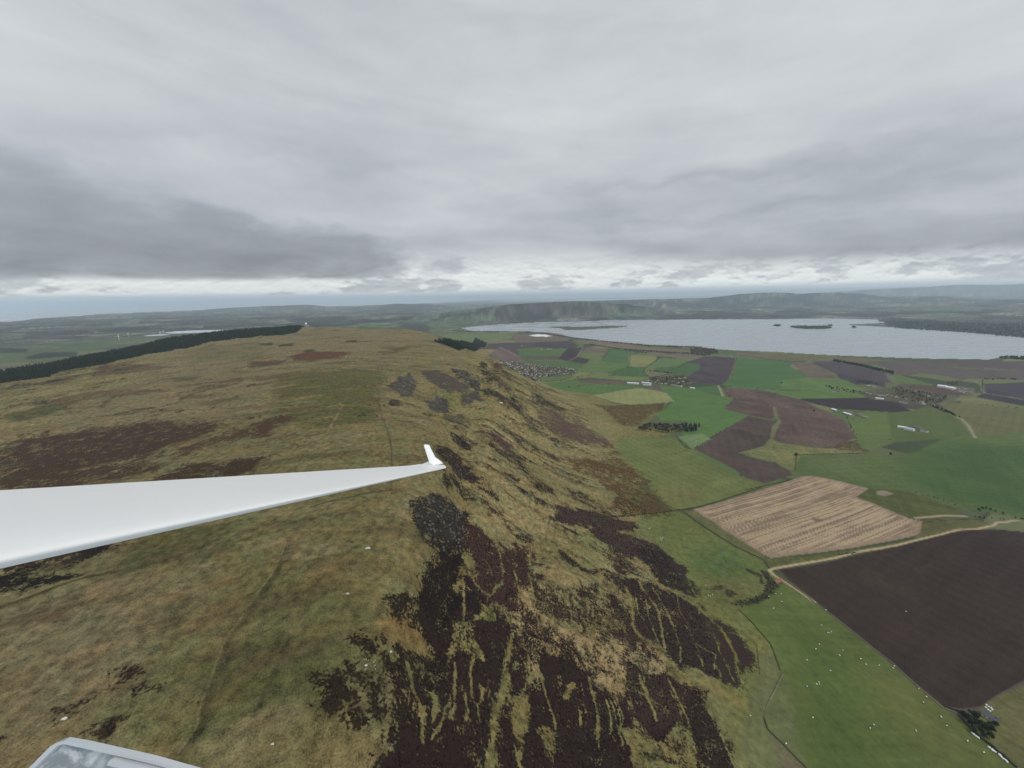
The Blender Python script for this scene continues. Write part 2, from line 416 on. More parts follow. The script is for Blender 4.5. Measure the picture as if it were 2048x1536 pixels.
GZ = GZ.reshape(NY, NT); LOCHM = LOCHM.reshape(NY, NT); SEAM = SEAM.reshape(NY, NT)
print('grid', NY, NT, NY*NT)


def gz(x, y):
    """ground height under a point"""
    x = np.atleast_1d(np.asarray(x, float)); y = np.atleast_1d(np.asarray(y, float))
    fi = np.clip(np.interp(y, ys, np.arange(NY)), 0, NY-1.001); ft = np.clip(np.interp(x/np.maximum(y, 1), ts, np.arange(NT)), 0, NT-1.001)
    i = fi.astype(int); j = ft.astype(int); a = fi-i; b = ft-j
    return (GZ[i, j]*(1-a)+GZ[i+1, j]*a)*(1-b)+(GZ[i, j+1]*(1-a)+GZ[i+1, j+1]*a)*b


def hit(u, v, water=False):
    """where the view through a point of the photograph meets the ground"""
    d = ray(u, v); t = d[0]/d[1]; s = d[2]/d[1]
    ft = float(np.clip(np.interp(t, ts, np.arange(NT)), 0, NT-1.001)); j = int(ft); b = ft-j
    zc = np.maximum(GZ[:, j]*(1-b)+GZ[:, j+1]*b, 0.)
    rz = CAMZ+s*ys
    bl = np.nonzero(zc > rz)[0]
    if len(bl) == 0: i = NY-1; y = ys[-1]
    else:
        i = max(bl[0], 1); f0 = rz[i-1]-zc[i-1]; f1 = rz[i]-zc[i]; k = f0/(f0-f1+1e-9); y = ys[i-1]+(ys[i]-ys[i-1])*k
    return np.array([t*y, y, max(float(gz(t*y, y)[0]), 0)])


def hits(c, pts): return np.array([hit(u, v) for u, v in px(c, pts)])

# ------------------------------------------------------------------ ground cover (colours of the vegetation and soil)
K = .98
x = GX.ravel(); y = GY.ravel(); z = GZ.ravel(); RR = np.hypot(x, y)
def A(c):
    c = lin(c)/K; g_ = float(c @ [.3, .55, .15]); green = c[1] > c[0] and c[1] > c[2]; return (c*(.79 if green else .92)+g_*(.21 if green else .08))*np.array([1.18, 1.08, .90] if green else [1, 1, .98])
near0 = rbf(x, y); hillm = sst(near0, 44, 62)*(RR < 6500)
hillm[(near0 > 150) & (RR > 2300)] *= 1
# rough warps of the outlines
wa = fbm(x/24, y/24, 41, 4); wb = fbm(x/24, y/24, 47, 4)
WX1, WY1 = x+wa*9, y+wb*9            # heather, scree
WX2, WY2 = x+wa*1.6, y+wb*1.6        # field edges
nA = fbm(x/220, y/220, 51, 5); nB = fbm(x/45, y/45, 52, 4); nC = fbm(x/9, y/9, 53, 3)
# valley: parcels of pasture and plough
def parcels(x, y, sx, sy, ang, s):
    c, n_ = math.cos(ang), math.sin(ang); u = (x*c+y*n_)/sx; v = (-x*n_+y*c)/sy
    u = u+fbm(u*.35, v*.35, s+5, 2)*1.1; v = v+fbm(u*.35, v*.35, s+8, 2)*1.1
    iv = np.floor(v); off = hash2(iv, iv*0, s)*1.0; iu = np.floor(u+off)
    h = hash2(iu, iv, s+1); h2 = hash2(iu, iv, s+2)
    e = np.minimum(np.minimum((u+off)-iu, 1-((u+off)-iu))*sx, np.minimum(v-iv, 1-(v-iv))*sy)
    return h, h2, e
PAL = np.array([A(c) for c in [(72, 98, 58), (80, 104, 62), (64, 90, 56), (92, 108, 70), (84, 96, 66), (80, 84, 70), (92, 80, 72), (78, 70, 68), (100, 104, 76), (70, 84, 62), (60, 74, 56), (86, 98, 70)]])
h, h2, e = parcels(x, y, 260, 190, .5, 61)
alb = PAL[(h*len(PAL)).astype(int) % len(PAL)]
alb = alb*(1+.22*(h2[:, None]-.5))
hf, hf2, ef = parcels(x, y, 620, 480, .3, 71)
farm = sst(RR, 6500, 7500)[:, None]
PALF = np.array([A(c) for c in [(70, 96, 60), (92, 112, 72), (60, 84, 56), (110, 118, 84), (76, 86, 62), (74, 70, 64), (100, 86, 76), (34, 46, 40), (120, 116, 92), (62, 80, 58), (40, 54, 46), (30, 42, 38), (84, 88, 76)]])
alb = alb*(1-farm)+farm*PALF[(hf*len(PALF)).astype(int) % len(PALF)]*(1+.2*(hf2[:, None]-.5))
hedge = np.clip(1.3-np.where(RR > 7000, ef/22, e/4.5), 0, 1)[:, None]*.75
alb = alb*(1-hedge)+A((46, 54, 42))*hedge
fw_ = fbm(x/900, y/700, 75, 4)
woods = (sst(fw_, .12, .20)*sst(RR, 7000, 8500))[:, None]
alb = alb*(1-woods)+A((40, 50, 44))*woods
alb2 = np.tile(A((60, 50, 44)), (len(x), 1)); hm = np.zeros(len(x)); rough = np.zeros(len(x)); furrow = np.zeros(len(x))
# hill: olive and straw grassland
t1 = sst(nA, -.35, .35)[:, None]; t2 = sst(nB+.5*nA, -.4, .4)[:, None]
moor = A((98, 95, 54))*(1-t1)+A((114, 103, 66))*t1
moor = moor*(1-.35*t2)+A((84, 90, 46))*.35*t2
leftt = sst(-x+y*.1, 130, 800)[:, None]*.75
moor = moor*(1-leftt)+A((112, 102, 72))*leftt
face = (1-sst(near0, 226, 246))[:, None]
facec = A((104, 99, 58))*(1-t2)+A((122, 112, 70))*t2
moor = moor*(1-face)+facec*face
hm_ = hillm[:, None]
alb = alb*(1-hm_)+moor*hm_
rough += hillm


def sd(poly, X_, Y_, w):
    """-> indices, signed distance in metres (inside positive)"""
    poly = np.asarray(poly)[:, :2]; x0, y0 = poly.min(0)-w*3-12; x1, y1 = poly.max(0)+w*3+12
    ix = np.nonzero((x > x0) & (x < x1) & (y > y0) & (y < y1))[0]
    if len(ix) == 0: return ix, ix
    d = pdist(X_[ix], Y_[ix], poly, True); i = inside(X_[ix], Y_[ix], poly)
    return ix, np.where(i, d, -d)


FN = [0]
def field(c, pts, colr, soft=1.5, var=.10, rg=.15, fur=0, wob=True, seed=1, W=None):
    ix, s = sd(hits(c, pts) if W is None else W, WX2 if wob else x, WY2 if wob else y, soft)
    if len(ix) == 0: return
    k = sst(s, -soft, soft)[:, None]; FN[0] += 1; an_ = (FN[0]*2.399) % 3.14; ax_ = x[ix]*math.cos(an_)+y[ix]*math.sin(an_); ay_ = -x[ix]*math.sin(an_)+y[ix]*math.cos(an_)
    v = (1+var*fbm(x[ix]/60, y[ix]/60, 80+seed, 4)*1.9+var*.6*nC[ix]+.16*fbm(ax_/300, ay_/(9 if RR[ix].mean() < 1800 else 26), 140+FN[0], 3)+.03*np.sin(ax_*2*math.pi/24)**9*(RR[ix] < 2500)*4)[:, None]
    alb[ix] = alb[ix]*(1-k)+np.clip(A(colr)*v, 0, 1)*k
    hm[ix] = hm[ix]*(1-k[:, 0]); rough[ix] = rough[ix]*(1-k[:, 0])+rg*k[:, 0]; furrow[ix] = furrow[ix]*(1-k[:, 0])+fur*k[:, 0]


def blend(c, pts, colr, soft=12, amt=1., var=.1, W=None):
    """a soft patch of another grass colour"""
    ix, s = sd(hits(c, pts) if W is None else W, WX1, WY1, soft)
    if len(ix) == 0: return
    k = (sst(s, -soft, soft)*amt)[:, None]; v = (1+var*nB[ix]*1.5)[:, None]
    alb[ix] = alb[ix]*(1-k)+A(colr)*v*k


def _sk(ix): return SK[ix]
def heather(c, pts, colr=None, w=9., top=1., base=None):
    w = w*2.3
    ix, s = sd(hits(c, pts), WX1, WY1, w)
    if len(ix) == 0: return
    v = np.clip(.46+s/(1.5*w)-SK[ix]*.25, 0, top); hm[ix] = np.maximum(hm[ix], v)
    if colr is not None:
        k = sst(s, -w*1.5, -w*.5)[:, None]; alb2[ix] = alb2[ix]*(1-k)+A(colr)*k


def clear(c, pts, w=5., colr=None, keep=0.):
    ix, s = sd(hits(c, pts), WX1, WY1, w)
    if len(ix) == 0: return
    v = np.clip(.5-s/(2*w), keep+nC[ix]*.25*(keep > 0), 1); hm[ix] = np.minimum(hm[ix], v)
    if colr is not None:
        k = sst(s, -w*2, w)[:, None]; alb[ix] = alb[ix]*(1-k)+A(colr)*k


def line(c, pts, wid, colr=None, hclear=False, soft=.6, wob=.35, amt=1., W=None, rg=None):
    P_ = hits(c, pts)[:, :2] if W is None else np.asarray(W)[:, :2]
    x0, y0 = P_.min(0)-wid*3-8; x1, y1 = P_.max(0)+wid*3+8
    ix = np.nonzero((x > x0) & (x < x1) & (y > y0) & (y < y1))[0]
    if len(ix) == 0: return
    d = pdist(x[ix]+wa[ix]*9*wob, y[ix]+wb[ix]*9*wob, P_)
    k = sst(d, wid*.5+wid*soft, max(wid*.5-wid*soft, 0))
    if hclear:
        v = np.clip((d-wid*.28)/(wid*.9+1.0)+.33+nC[ix]*.5, 0, 1); hm[ix] = np.minimum(hm[ix], v)
    if colr is not None: alb[ix] = alb[ix]*(1-k[:, None]*amt)+A(colr)*k[:, None]*amt
    if rg is not None: rough[ix] = rough[ix]*(1-k)+rg*k


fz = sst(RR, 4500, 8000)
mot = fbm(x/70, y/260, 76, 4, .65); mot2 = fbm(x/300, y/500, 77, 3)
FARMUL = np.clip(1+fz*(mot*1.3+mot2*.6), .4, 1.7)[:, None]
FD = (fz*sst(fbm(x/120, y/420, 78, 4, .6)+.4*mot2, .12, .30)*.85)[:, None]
# --- far side of the loch and lowlands
field('c3', [(0, 300), (380, 245), (600, 235), (590, 330), (400, 345), (180, 370), (0, 345)], (70, 90, 62), 30, wob=False)
field('c3', [(440, 230), (600, 220), (610, 320), (560, 335), (430, 340)], (84, 76, 66), 25, wob=False)
field('c3', [(600, 240), (700, 185), (1000, 180), (1220, 190), (1320, 240), (1000, 270), (900, 250), (860, 310), (700, 325), (620, 325)], (74, 66, 62), 40, wob=False, var=.3)
field('c3', [(590, 250), (880, 255), (890, 275), (760, 300), (690, 330), (620, 320)], (44, 50, 46), 30, wob=False)
field('c3', [(960, 250), (1100, 220), (1230, 215), (1300, 240), (1100, 262)], (50, 56, 48), 25, wob=False)
field('c3', [(900, 265), (1230, 270), (1230, 300), (1080, 300), (930, 290)], (92, 78, 70), 25, wob=False)
field('c3', [(1400, 245), (1700, 245), (1750, 275), (1720, 305), (1350, 310), (1300, 290)], (66, 98, 60), 30, wob=False)
field('c3', [(120, 190), (420, 235), (380, 245), (90, 300), (-100, 330), (-300, 330), (-100, 270)], (72, 100, 64), 30, wob=False)
field('c4', [(270, 262), (1500, 262), (1500, 300), (1100, 308), (700, 300), (290, 305)], (56, 58, 56), 25, wob=False, var=.2)
field('c4', [(1480, 288), (1760, 292), (1740, 306), (1500, 303)], (116, 98, 84), 12, wob=False)
for P_ in ([(450, 180), (700, 170), (900, 190), (850, 225), (500, 215)], [(1060, 150), (1300, 130), (1500, 150), (1600, 175), (1300, 185), (1080, 180)], [(20, 200), (250, 190), (300, 210), (60, 215)]):
    field('c4', P_, (46, 56, 56), 60, wob=False)
for P_, cc_ in (([(1000, 235), (1190, 232), (1180, 262), (1000, 264)], (74, 104, 64)), ([(0, 250), (260, 248), (300, 285), (0, 300)], (66, 98, 60)), ([(1060, 130), (1100, 108), (1250, 100), (1300, 120), (1150, 140)], (104, 104, 72)),
               ([(1500, 215), (1900, 225), (1880, 250), (1500, 245)], (74, 98, 66))):
    field('c4', P_, cc_, 30, wob=False)
field('c5', [(880, 345), (1000, 330), (1250, 345), (1500, 350), (2048, 360), (2300, 380), (2300, 480), (2048, 480), (1650, 436), (1330, 418), (1000, 398), (880, 390)], (42, 52, 46), 20, wob=False, var=.25)
field('c5', [(840, 270), (1300, 268), (1300, 285), (840, 290)], (44, 54, 46), 20, wob=False)
field('c5', [(1000, 215), (1700, 225), (1700, 260), (1000, 262)], (70, 92, 62), 30, wob=False)
# left lowlands seen over the plantation
for P_, cc_ in (([(0, 620), (300, 600), (600, 640), (500, 700), (0, 740)], (70, 92, 60)), ([(0, 560), (250, 555), (800, 570), (1000, 590), (700, 640), (300, 590)], (66, 92, 60)),
                ([(200, 520), (400, 515), (700, 520), (620, 545), (250, 550)], (70, 66, 62)), ([(0, 615), (220, 622), (210, 650), (0, 655)], (40, 52, 46)), ([(190, 690), (330, 650), (610, 645), (600, 675), (400, 690), (230, 705)], (36, 48, 46)),
                ([(380, 480), (600, 475), (640, 495), (420, 498)], (42, 54, 48)), ([(900, 410), (1100, 400), (1090, 440), (900, 440)], (84, 106, 70)), ([(1300, 440), (1600, 440), (1600, 455), (1300, 462)], (96, 104, 80)),
                ([(0, 495), (200, 500), (180, 540), (0, 550)], (76, 100, 66)), ([(1050, 520), (1350, 525), (1100, 560), (800, 570), (900, 535)], (74, 96, 64))):
    field('c1', P_, cc_, 20, wob=False)
for P_, cc_ in (([(300, 388), (440, 375), (490, 400), (400, 412), (320, 410)], (48, 54, 54)), ([(490, 375), (700, 362), (780, 372), (740, 400), (560, 412)], (48, 52, 54)), ([(150, 395), (300, 390), (320, 412), (160, 412)], (92, 108, 76)),
                ([(1180, 430), (1380, 425), (1420, 455), (1180, 465)], (58, 62, 60)), ([(800, 450), (1180, 440), (1170, 470), (850, 468)], (62, 96, 60)), ([(860, 370), (1100, 355), (1200, 370), (1000, 395)], (84, 100, 70)),
                ([(1450, 360), (1550, 345), (1900, 310), (1800, 350), (1500, 375)], (50, 60, 52)), ([(1450, 380), (1800, 360), (1960, 370), (1640, 430), (1450, 450), (1380, 430)], (70, 102, 60))):
    field('c2', P_, cc_, 15, wob=False)

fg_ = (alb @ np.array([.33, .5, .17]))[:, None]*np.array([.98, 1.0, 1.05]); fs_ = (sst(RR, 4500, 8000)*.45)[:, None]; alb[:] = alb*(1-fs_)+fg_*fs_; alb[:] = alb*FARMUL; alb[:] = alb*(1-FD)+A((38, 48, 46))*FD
# --- fields between the hill and the loch
field('c3', [(900, 860), (1040, 880), (1190, 905), (1260, 930), (1380, 975), (1720, 985), (1700, 1060), (1640, 1110), (1560, 1150), (1900, 1180), (1700, 1250), (1420, 1300), (1400, 1370), (1480, 1430), (1700, 1600), (900, 1600)], (112, 106, 66), 14, var=.15, rg=.9)
BR = (92, 80, 76); DK = (66, 58, 62); GR = (66, 96, 54); GL = (92, 108, 60); TN = (112, 100, 80)
field('c3', [(0, 432), (560, 418), (600, 425), (560, 462), (350, 470), (280, 475), (0, 486)], (86, 106, 68), 6)
field('c3', [(330, 470), (560, 470), (620, 490), (480, 500), (350, 500)], (100, 104, 76), 6)
field('c3', [(20, 474), (280, 458), (370, 500), (330, 530), (150, 560), (-60, 480)], (36, 46, 44), 6)
field('c3', [(570, 462), (600, 425), (900, 420), (1040, 448), (1000, 480), (700, 490), (620, 485)], (104, 88, 78), 6)
field('c3', [(380, 500), (620, 490), (760, 500), (720, 540), (620, 560), (620, 605), (480, 530), (300, 545)], (74, 64, 66), 6)
field('c3', [(250, 560), (470, 530), (620, 605), (700, 610), (640, 650), (440, 620)], (98, 84, 80), 6)
field('c3', [(760, 490), (1040, 480), (1100, 520), (1020, 540), (900, 535), (720, 530)], DK, 6)
field('c3', [(600, 545), (720, 535), (1010, 545), (950, 598), (700, 595), (640, 590)], GR, 5)
field('c3', [(640, 600), (940, 600), (960, 625), (740, 625), (640, 620)], (84, 76, 72), 5)
field('c3', [(1010, 535), (1150, 530), (1080, 600), (1180, 625), (1150, 660), (1000, 640), (930, 620), (960, 590)], (60, 52, 56), 5, var=.2)
field('c3', [(1150, 530), (1330, 545), (1280, 580), (1130, 570)], (104, 88, 82), 5)
field('c3', [(650, 625), (1000, 640), (1150, 660), (1080, 710), (850, 680), (640, 650)], GR, 5)
field('c3', [(1100, 580), (1300, 575), (1230, 650), (1180, 625), (1090, 605)], (84, 106, 62), 5)
field('c3', [(1340, 545), (1540, 565), (1480, 680), (1270, 640)], (62, 96, 56), 5)
field('c3', [(1190, 650), (1270, 640), (1480, 660), (1460, 690), (1300, 730), (1080, 715)], (76, 106, 58), 5)
field('c3', [(1500, 590), (1700, 600), (1710, 620), (1620, 680), (1490, 680)], (108, 116, 70), 5)
field('c3', [(1510, 622), (1640, 625), (1630, 636), (1510, 636)], (96, 88, 70), 4)
field('c3', [(1740, 612), (1960, 625), (1900, 660), (1700, 700), (1620, 705), (1610, 690)], (78, 106, 62), 5)
field('c3', [(1300, 730), (1480, 685), (1610, 690), (1620, 740), (1640, 765), (1500, 760)], (58, 92, 52), 5)
field('c3', [(1960, 650), (2048, 665), (2060, 720), (1900, 755), (1700, 715)], (60, 92, 54), 5)
field('c3', [(1550, 565), (1860, 585), (2048, 590), (2048, 625), (1700, 600)], (106, 94, 80), 6)
field('c3', [(1040, 470), (1300, 480), (1650, 530), (2000, 555), (1950, 570), (1500, 545), (1200, 510)], (110, 96, 82), 6)
field('c3', [(640, 760), (1100, 720), (1230, 735), (1000, 790), (820, 800), (780, 780), (620, 765)], (100, 112, 64), 4)
field('c3', [(1200, 745), (1500, 760), (1650, 770), (1600, 790), (1440, 790), (1180, 770)], (88, 112, 60), 4)
field('c3', [(800, 805), (1060, 785), (1150, 805), (1500, 835), (1420, 865), (1200, 900), (1040, 880), (900, 850)], (70, 102, 54), 4)
field('c3', [(1060, 775), (1150, 790), (1440, 795), (1450, 820), (1250, 815), (1100, 800)], (92, 78, 68), 4)
field('c3', [(1190, 905), (1420, 870), (1560, 850), (1700, 870), (1780, 890), (1840, 950), (1780, 970), (1520, 985), (1360, 960), (1260, 925)], (116, 128, 80), 4)
field('c4', [(260, 830), (500, 850), (740, 830), (770, 915), (850, 940), (780, 1010), (970, 1070), (900, 1110), (640, 1250), (480, 1240), (420, 1180), (620, 1160), (500, 1110), (280, 1110), (250, 1060), (380, 960), (320, 890)], (70, 106, 52), 4, var=.1)
field('c4', [(500, 850), (740, 830), (770, 915), (620, 880)], (58, 96, 54), 4)
field('c4', [(30, 600), (160, 610), (250, 620), (160, 685), (30, 680)], (108, 116, 70), 5)
field('c4', [(630, 600), (870, 610), (830, 760), (740, 825), (520, 800), (480, 765), (590, 700), (590, 665), (480, 650)], (72, 62, 68), 5, var=.25)
field('c4', [(250, 690), (590, 665), (590, 705), (490, 750), (340, 735), (210, 720)], (58, 92, 54), 5)
field('c4', [(880, 610), (1250, 645), (1440, 765), (1240, 790), (1220, 850), (1100, 860), (760, 830), (840, 760)], (60, 98, 56), 5, var=.06)
field('c4', [(890, 565), (1180, 575), (1500, 600), (1850, 610), (2048, 640), (1850, 640), (1500, 640), (1270, 630), (1000, 605), (880, 600)], (98, 92, 68), 6, var=.15)
field('c4', [(1290, 645), (1460, 650), (1640, 740), (1660, 775), (1560, 780), (1440, 765), (1380, 710)], (98, 86, 74), 5, var=.22)
field('c4', [(1460, 650), (1650, 640), (2048, 730), (2048, 850), (1900, 800), (1740, 770)], (66, 58, 68), 5, var=.1)
field('c5', [(290, 690), (460, 680), (880, 780), (950, 860), (700, 860), (460, 770), (380, 720)], (74, 66, 72), 6, var=.12)
field('c5', [(460, 770), (830, 870), (640, 880), (500, 830)], (66, 56, 66), 6)
field('c4', [(1240, 790), (1440, 765), (1560, 780), (1740, 785), (1900, 870), (2048, 890), (2048, 925), (1300, 935), (1180, 880), (1220, 850)], (76, 108, 54), 5)
field('c5', [(700, 680), (1100, 680), (1500, 740), (2048, 760), (2300, 760), (2300, 840), (2048, 830), (1700, 830), (1500, 830), (1300, 790), (970, 770), (900, 740)], (88, 78, 76), 6, var=.12)
field('c5', [(1150, 680), (2048, 680), (2300, 680), (2300, 760), (2048, 760), (1600, 730)], (84, 72, 72), 6, var=.1)
field('c5', [(960, 780), (1300, 880), (1280, 890), (970, 860)], (78, 100, 60), 5)
field('c5', [(1000, 870), (1330, 900), (1620, 970), (1350, 970), (1100, 920), (980, 880)], (82, 68, 62), 5)
field('c5', [(1730, 870), (2048, 860), (2300, 870), (2300, 1000), (2048, 990), (1710, 940)], (66, 60, 70), 5, var=.15)
field('c5', [(1640, 980), (1720, 950), (2048, 1010), (2300, 1050), (2300, 1080), (2048, 1055), (1900, 1030)], (58, 52, 62), 4)
field('c5', [(1480, 985), (1640, 985), (1900, 1035), (2048, 1060), (2300, 1090), (2300, 1110), (2048, 1075), (1700, 1045), (1480, 1010)], (104, 106, 72), 4)
field('c5', [(1290, 1015), (1700, 1050), (2300, 1110), (2300, 1440), (2048, 1395), (1660, 1330), (1620, 1230), (1520, 1160), (1400, 1090)], (90, 94, 62), 4, var=.1)
field('c5', [(100, 1000), (760, 985), (980, 1030), (1110, 1105), (930, 1110), (480, 1080), (250, 1030)], (54, 46, 52), 3, var=.08)
field('c5', [(1110, 1100), (1250, 1050), (1500, 1170), (1640, 1325), (1400, 1330), (900, 1370), (700, 1420), (560, 1150), (620, 1095), (930, 1112)], (74, 92, 48), 4, var=.1)
field('c5', [(560, 1150), (720, 1100), (900, 1120), (950, 1370), (700, 1440), (640, 1330)], (80, 104, 54), 5, var=.08)
field('c5', [(250, 1030), (480, 1085), (440, 1110), (330, 1080), (200, 1010)], (98, 106, 66), 3)
field('c7', [(490, 30), (1100, 45), (1300, 20), (1500, -80), (2048, -120), (2400, 0), (2400, 520), (2048, 470), (1850, 430), (1640, 400), (990, 262), (640, 178), (490, 175)], (74, 96, 52), 3, var=.12, fur=.3)
field('c7', [(1300, 20), (1500, -50), (2048, -20), (2400, 40), (2400, 480), (2048, 440), (1850, 400), (1500, 330), (1250, 200)], (58, 88, 46), 60, var=.10, fur=.3)
field('c7', [(560, 60), (900, 60), (900, 110), (600, 130)], (78, 98, 58), 6, var=.12)
field('c7', [(1050, 265), (1240, 280), (1600, 400), (1560, 440), (1310, 460), (1250, 460), (1030, 370), (900, 322), (980, 268)], (72, 82, 42), 2, var=.1)
field('c7', [(1340, 480), (1650, 470), (1800, 490), (1820, 520), (1640, 545), (1330, 610), (1300, 590)], (82, 84, 52), 3, var=.15)
field('c4', [(760, 845), (880, 850), (1050, 865), (1160, 890), (1370, 935), (1500, 1000), (1640, 1060), (1720, 1100), (1780, 1180), (1820, 1245), (1760, 1260), (1760, 1300), (1620, 1320), (1500, 1318), (1220, 1280), (1160, 1250),
             (1190, 1180), (1225, 1110), (1180, 1010), (1060, 990), (900, 960), (870, 940), (800, 920)], (90, 74, 68), 2, var=.3, fur=.4)
field('c4', [(800, 980), (1060, 985), (1165, 1000), (1185, 1070), (1150, 1100), (970, 1065), (780, 1015)], (86, 70, 64), 2, var=.28, fur=.4)
field('c4', [(970, 1070), (1150, 1105), (1200, 1115), (1160, 1150), (1145, 1240), (1090, 1310), (890, 1360), (1000, 1400), (1180, 1440), (1290, 1500), (1320, 1536), (1100, 1600), (960, 1560), (860, 1490), (540, 1330), (640, 1260), (760, 1190), (900, 1110)], (78, 66, 62), 2, var=.22, fur=.5)
field('c4', [(1160, 1000), (1190, 1000), (1200, 1080), (1230, 1110), (1195, 1190), (1165, 1260), (1120, 1320), (980, 1358), (890, 1362), (1090, 1312), (1145, 1245), (1155, 1155), (1205, 1110), (1175, 1060)], (104, 104, 72), 1.5, var=.1)
field('c4', [(1160, 1262), (1230, 1290), (1500, 1325), (1640, 1330), (1760, 1310), (1900, 1360), (1560, 1375), (1380, 1380), (1340, 1500), (1290, 1490), (1180, 1430), (1000, 1390), (900, 1362), (1100, 1325)], (110, 110, 70), 2, var=.18, rg=.7)
field('c6', [(180, 130), (400, 110), (600, 120), (660, 190), (700, 200), (740, 240), (900, 330), (1190, 445), (950, 530), (700, 600), (570, 615), (450, 520), (370, 410), (300, 320), (180, 210)], (88, 102, 56), 3, var=.12, rg=.3)
field('c6', [(420, 480), (700, 440), (800, 500), (560, 600)], (96, 100, 58), 25, var=.1, rg=.3)
field('c6', [(600, 115), (760, 90), (830, 130), (700, 195)], (92, 118, 80), 6)
field('c6', [(340, 640), (560, 620), (640, 630), (740, 710), (1000, 870), (1190, 960), (1240, 1020), (1300, 1100), (1250, 1160), (1100, 1240), (980, 1270), (760, 1280), (620, 1010), (480, 860), (300, 760)], (86, 98, 52), 4, var=.14, rg=.45)
field('c6', [(700, 880), (900, 850), (1000, 900), (1150, 1010), (1080, 1080), (900, 1100), (700, 1000)], (74, 96, 52), 22, var=.14, rg=.45)
field('c6', [(800, 1100), (1080, 1090), (1180, 1180), (1000, 1240), (850, 1220)], (100, 98, 58), 14, var=.14, rg=.6)
# pasture with the sheep
field('c8', [(-250, 250), (90, 400), (330, 680), (400, 900), (280, 1150), (300, 1300), (560, 1560), (300, 1900), (-200, 1900), (-100, 900), (-50, 600), (-300, 400)], (92, 98, 54), 8, var=.14, rg=.6)
field('c8', [(400, 270), (620, 410), (1000, 705), (1330, 990), (1500, 1130), (1600, 1200), (2048, 1560), (2100, 1800), (600, 1900), (560, 1530), (300, 1280), (280, 1150), (400, 900), (330, 700), (180, 530), (90, 430), (330, 330)], (76, 94, 44), 3, var=.1, rg=.12)
field('c8', [(900, 800), (1330, 1000), (1600, 1220), (1900, 1480), (1500, 1536), (1100, 1100)], (84, 94, 48), 30, var=.08, rg=.12)
field('c8', [(500, 600), (900, 800), (900, 1200), (1000, 1536), (650, 1536), (550, 1000)], (68, 90, 40), 30, var=.08, rg=.12)
field('c8', [(330, 700), (400, 900), (280, 1150), (300, 1280), (560, 1530), (560, 1700), (300, 1700), (100, 1400), (180, 1100), (240, 800)], (88, 96, 62), 5, var=.1, rg=.3)
field('c8', [(420, 900), (470, 1050), (520, 1400), (560, 1530), (300, 1270), (290, 1150)], (84, 96, 62), 5, var=.08, rg=.2)
field('c8', [(330, 1320), (560, 1536), (600, 1700), (380, 1700), (380, 1480)], (100, 92, 70), 5, var=.12, rg=.4)
field('c8', [(1750, 1120), (1840, 1060), (2048, 960), (2500, 800), (2500, 2000), (2048, 1560), (1850, 1400), (1700, 1260)], (90, 92, 58), 3, var=.12, rg=.3)
field('c6', [(640, 620), (720, 620), (1200, 935), (1240, 1000), (1190, 960), (1000, 870)], (84, 90, 56), 1.5, var=.1)
field('c7', [(280, 740), (500, 730), (900, 680), (1300, 610), (1340, 600), (1330, 620), (1180, 655), (900, 700), (560, 775), (330, 810)], (78, 86, 48), 2, var=.15, rg=.5)
# stubble and the big ploughed fields
ST = [(1448, 1002.5), (1536, 975), (1612, 951), (1635, 953), (1738, 977), (1712, 994), (1750, 1008), (1814, 1035), (1843, 1043.6), (1835, 1070), (1820, 1074), (1712, 1095), (1594, 1109.5), (1542, 1116), (1527, 1109.5), (1448, 1060), (1429, 1045), (1385, 1018.7)]
field('f', ST, (138, 118, 98), .8, var=.05, wob=False)
PL = [(1559, 1139), (1612, 1133), (1712, 1112), (1843, 1081), (1882, 1070), (1928, 1060), (1990, 1058), (2048, 1064), (2250, 1085), (2400, 1250), (2048, 1360), (1987, 1394), (1961, 1413), (1923, 1417), (1887, 1412), (1838, 1372), (1788, 1329), (1741, 1291), (1653, 1218), (1574, 1156)]
field('f', PL, (56, 45, 40), 1.0, var=.10, wob=False, fur=.35)
field('c7', [(900, 850), (1000, 840), (1250, 960), (1240, 980), (1000, 920)], (66, 54, 45), 26, var=.15, fur=.35)
field('c7', [(1300, 800), (1390, 795), (1390, 840), (1300, 850)], (62, 52, 47), 9, var=.15, fur=.3)
STW = hits('f', ST)[:, :2]
ix = np.nonzero(inside(x, y, STW))[0]
p, q = hits('c6', [(980, 800), (1700, 560)])[:, :2]; dv = (q-p)/np.hypot(*(q-p)); u_ = x[ix]*dv[0]+y[ix]*dv[1]; v_ = -x[ix]*dv[1]+y[ix]*dv[0]
sn = fbm(u_/420, v_/2.4, 91, 3, .6)+.3*fbm(u_/120, v_/1.3, 92, 2)+.25*fbm(u_/35, v_/12, 93, 2)
edge = np.minimum(sst(pdist(x[ix], y[ix], STW, True), 4, 14), 1)
k = (sst(sn, -.12, .22)*edge)[:, None]
alb[ix] = alb[ix]*(1-k*.75)+A((172, 152, 122))*k*.75
k = (sst(-sn, .0, .3)*edge)[:, None]; alb[ix] = alb[ix]*(1-k*.7)+A((110, 94, 80))*k*.7
for P_ in ([(1500, 670), (1570, 680), (1600, 700), (1540, 700)], [(1430, 755), (1480, 770), (1460, 780)]): blend('c6', P_, (96, 78, 66), 3, .8)

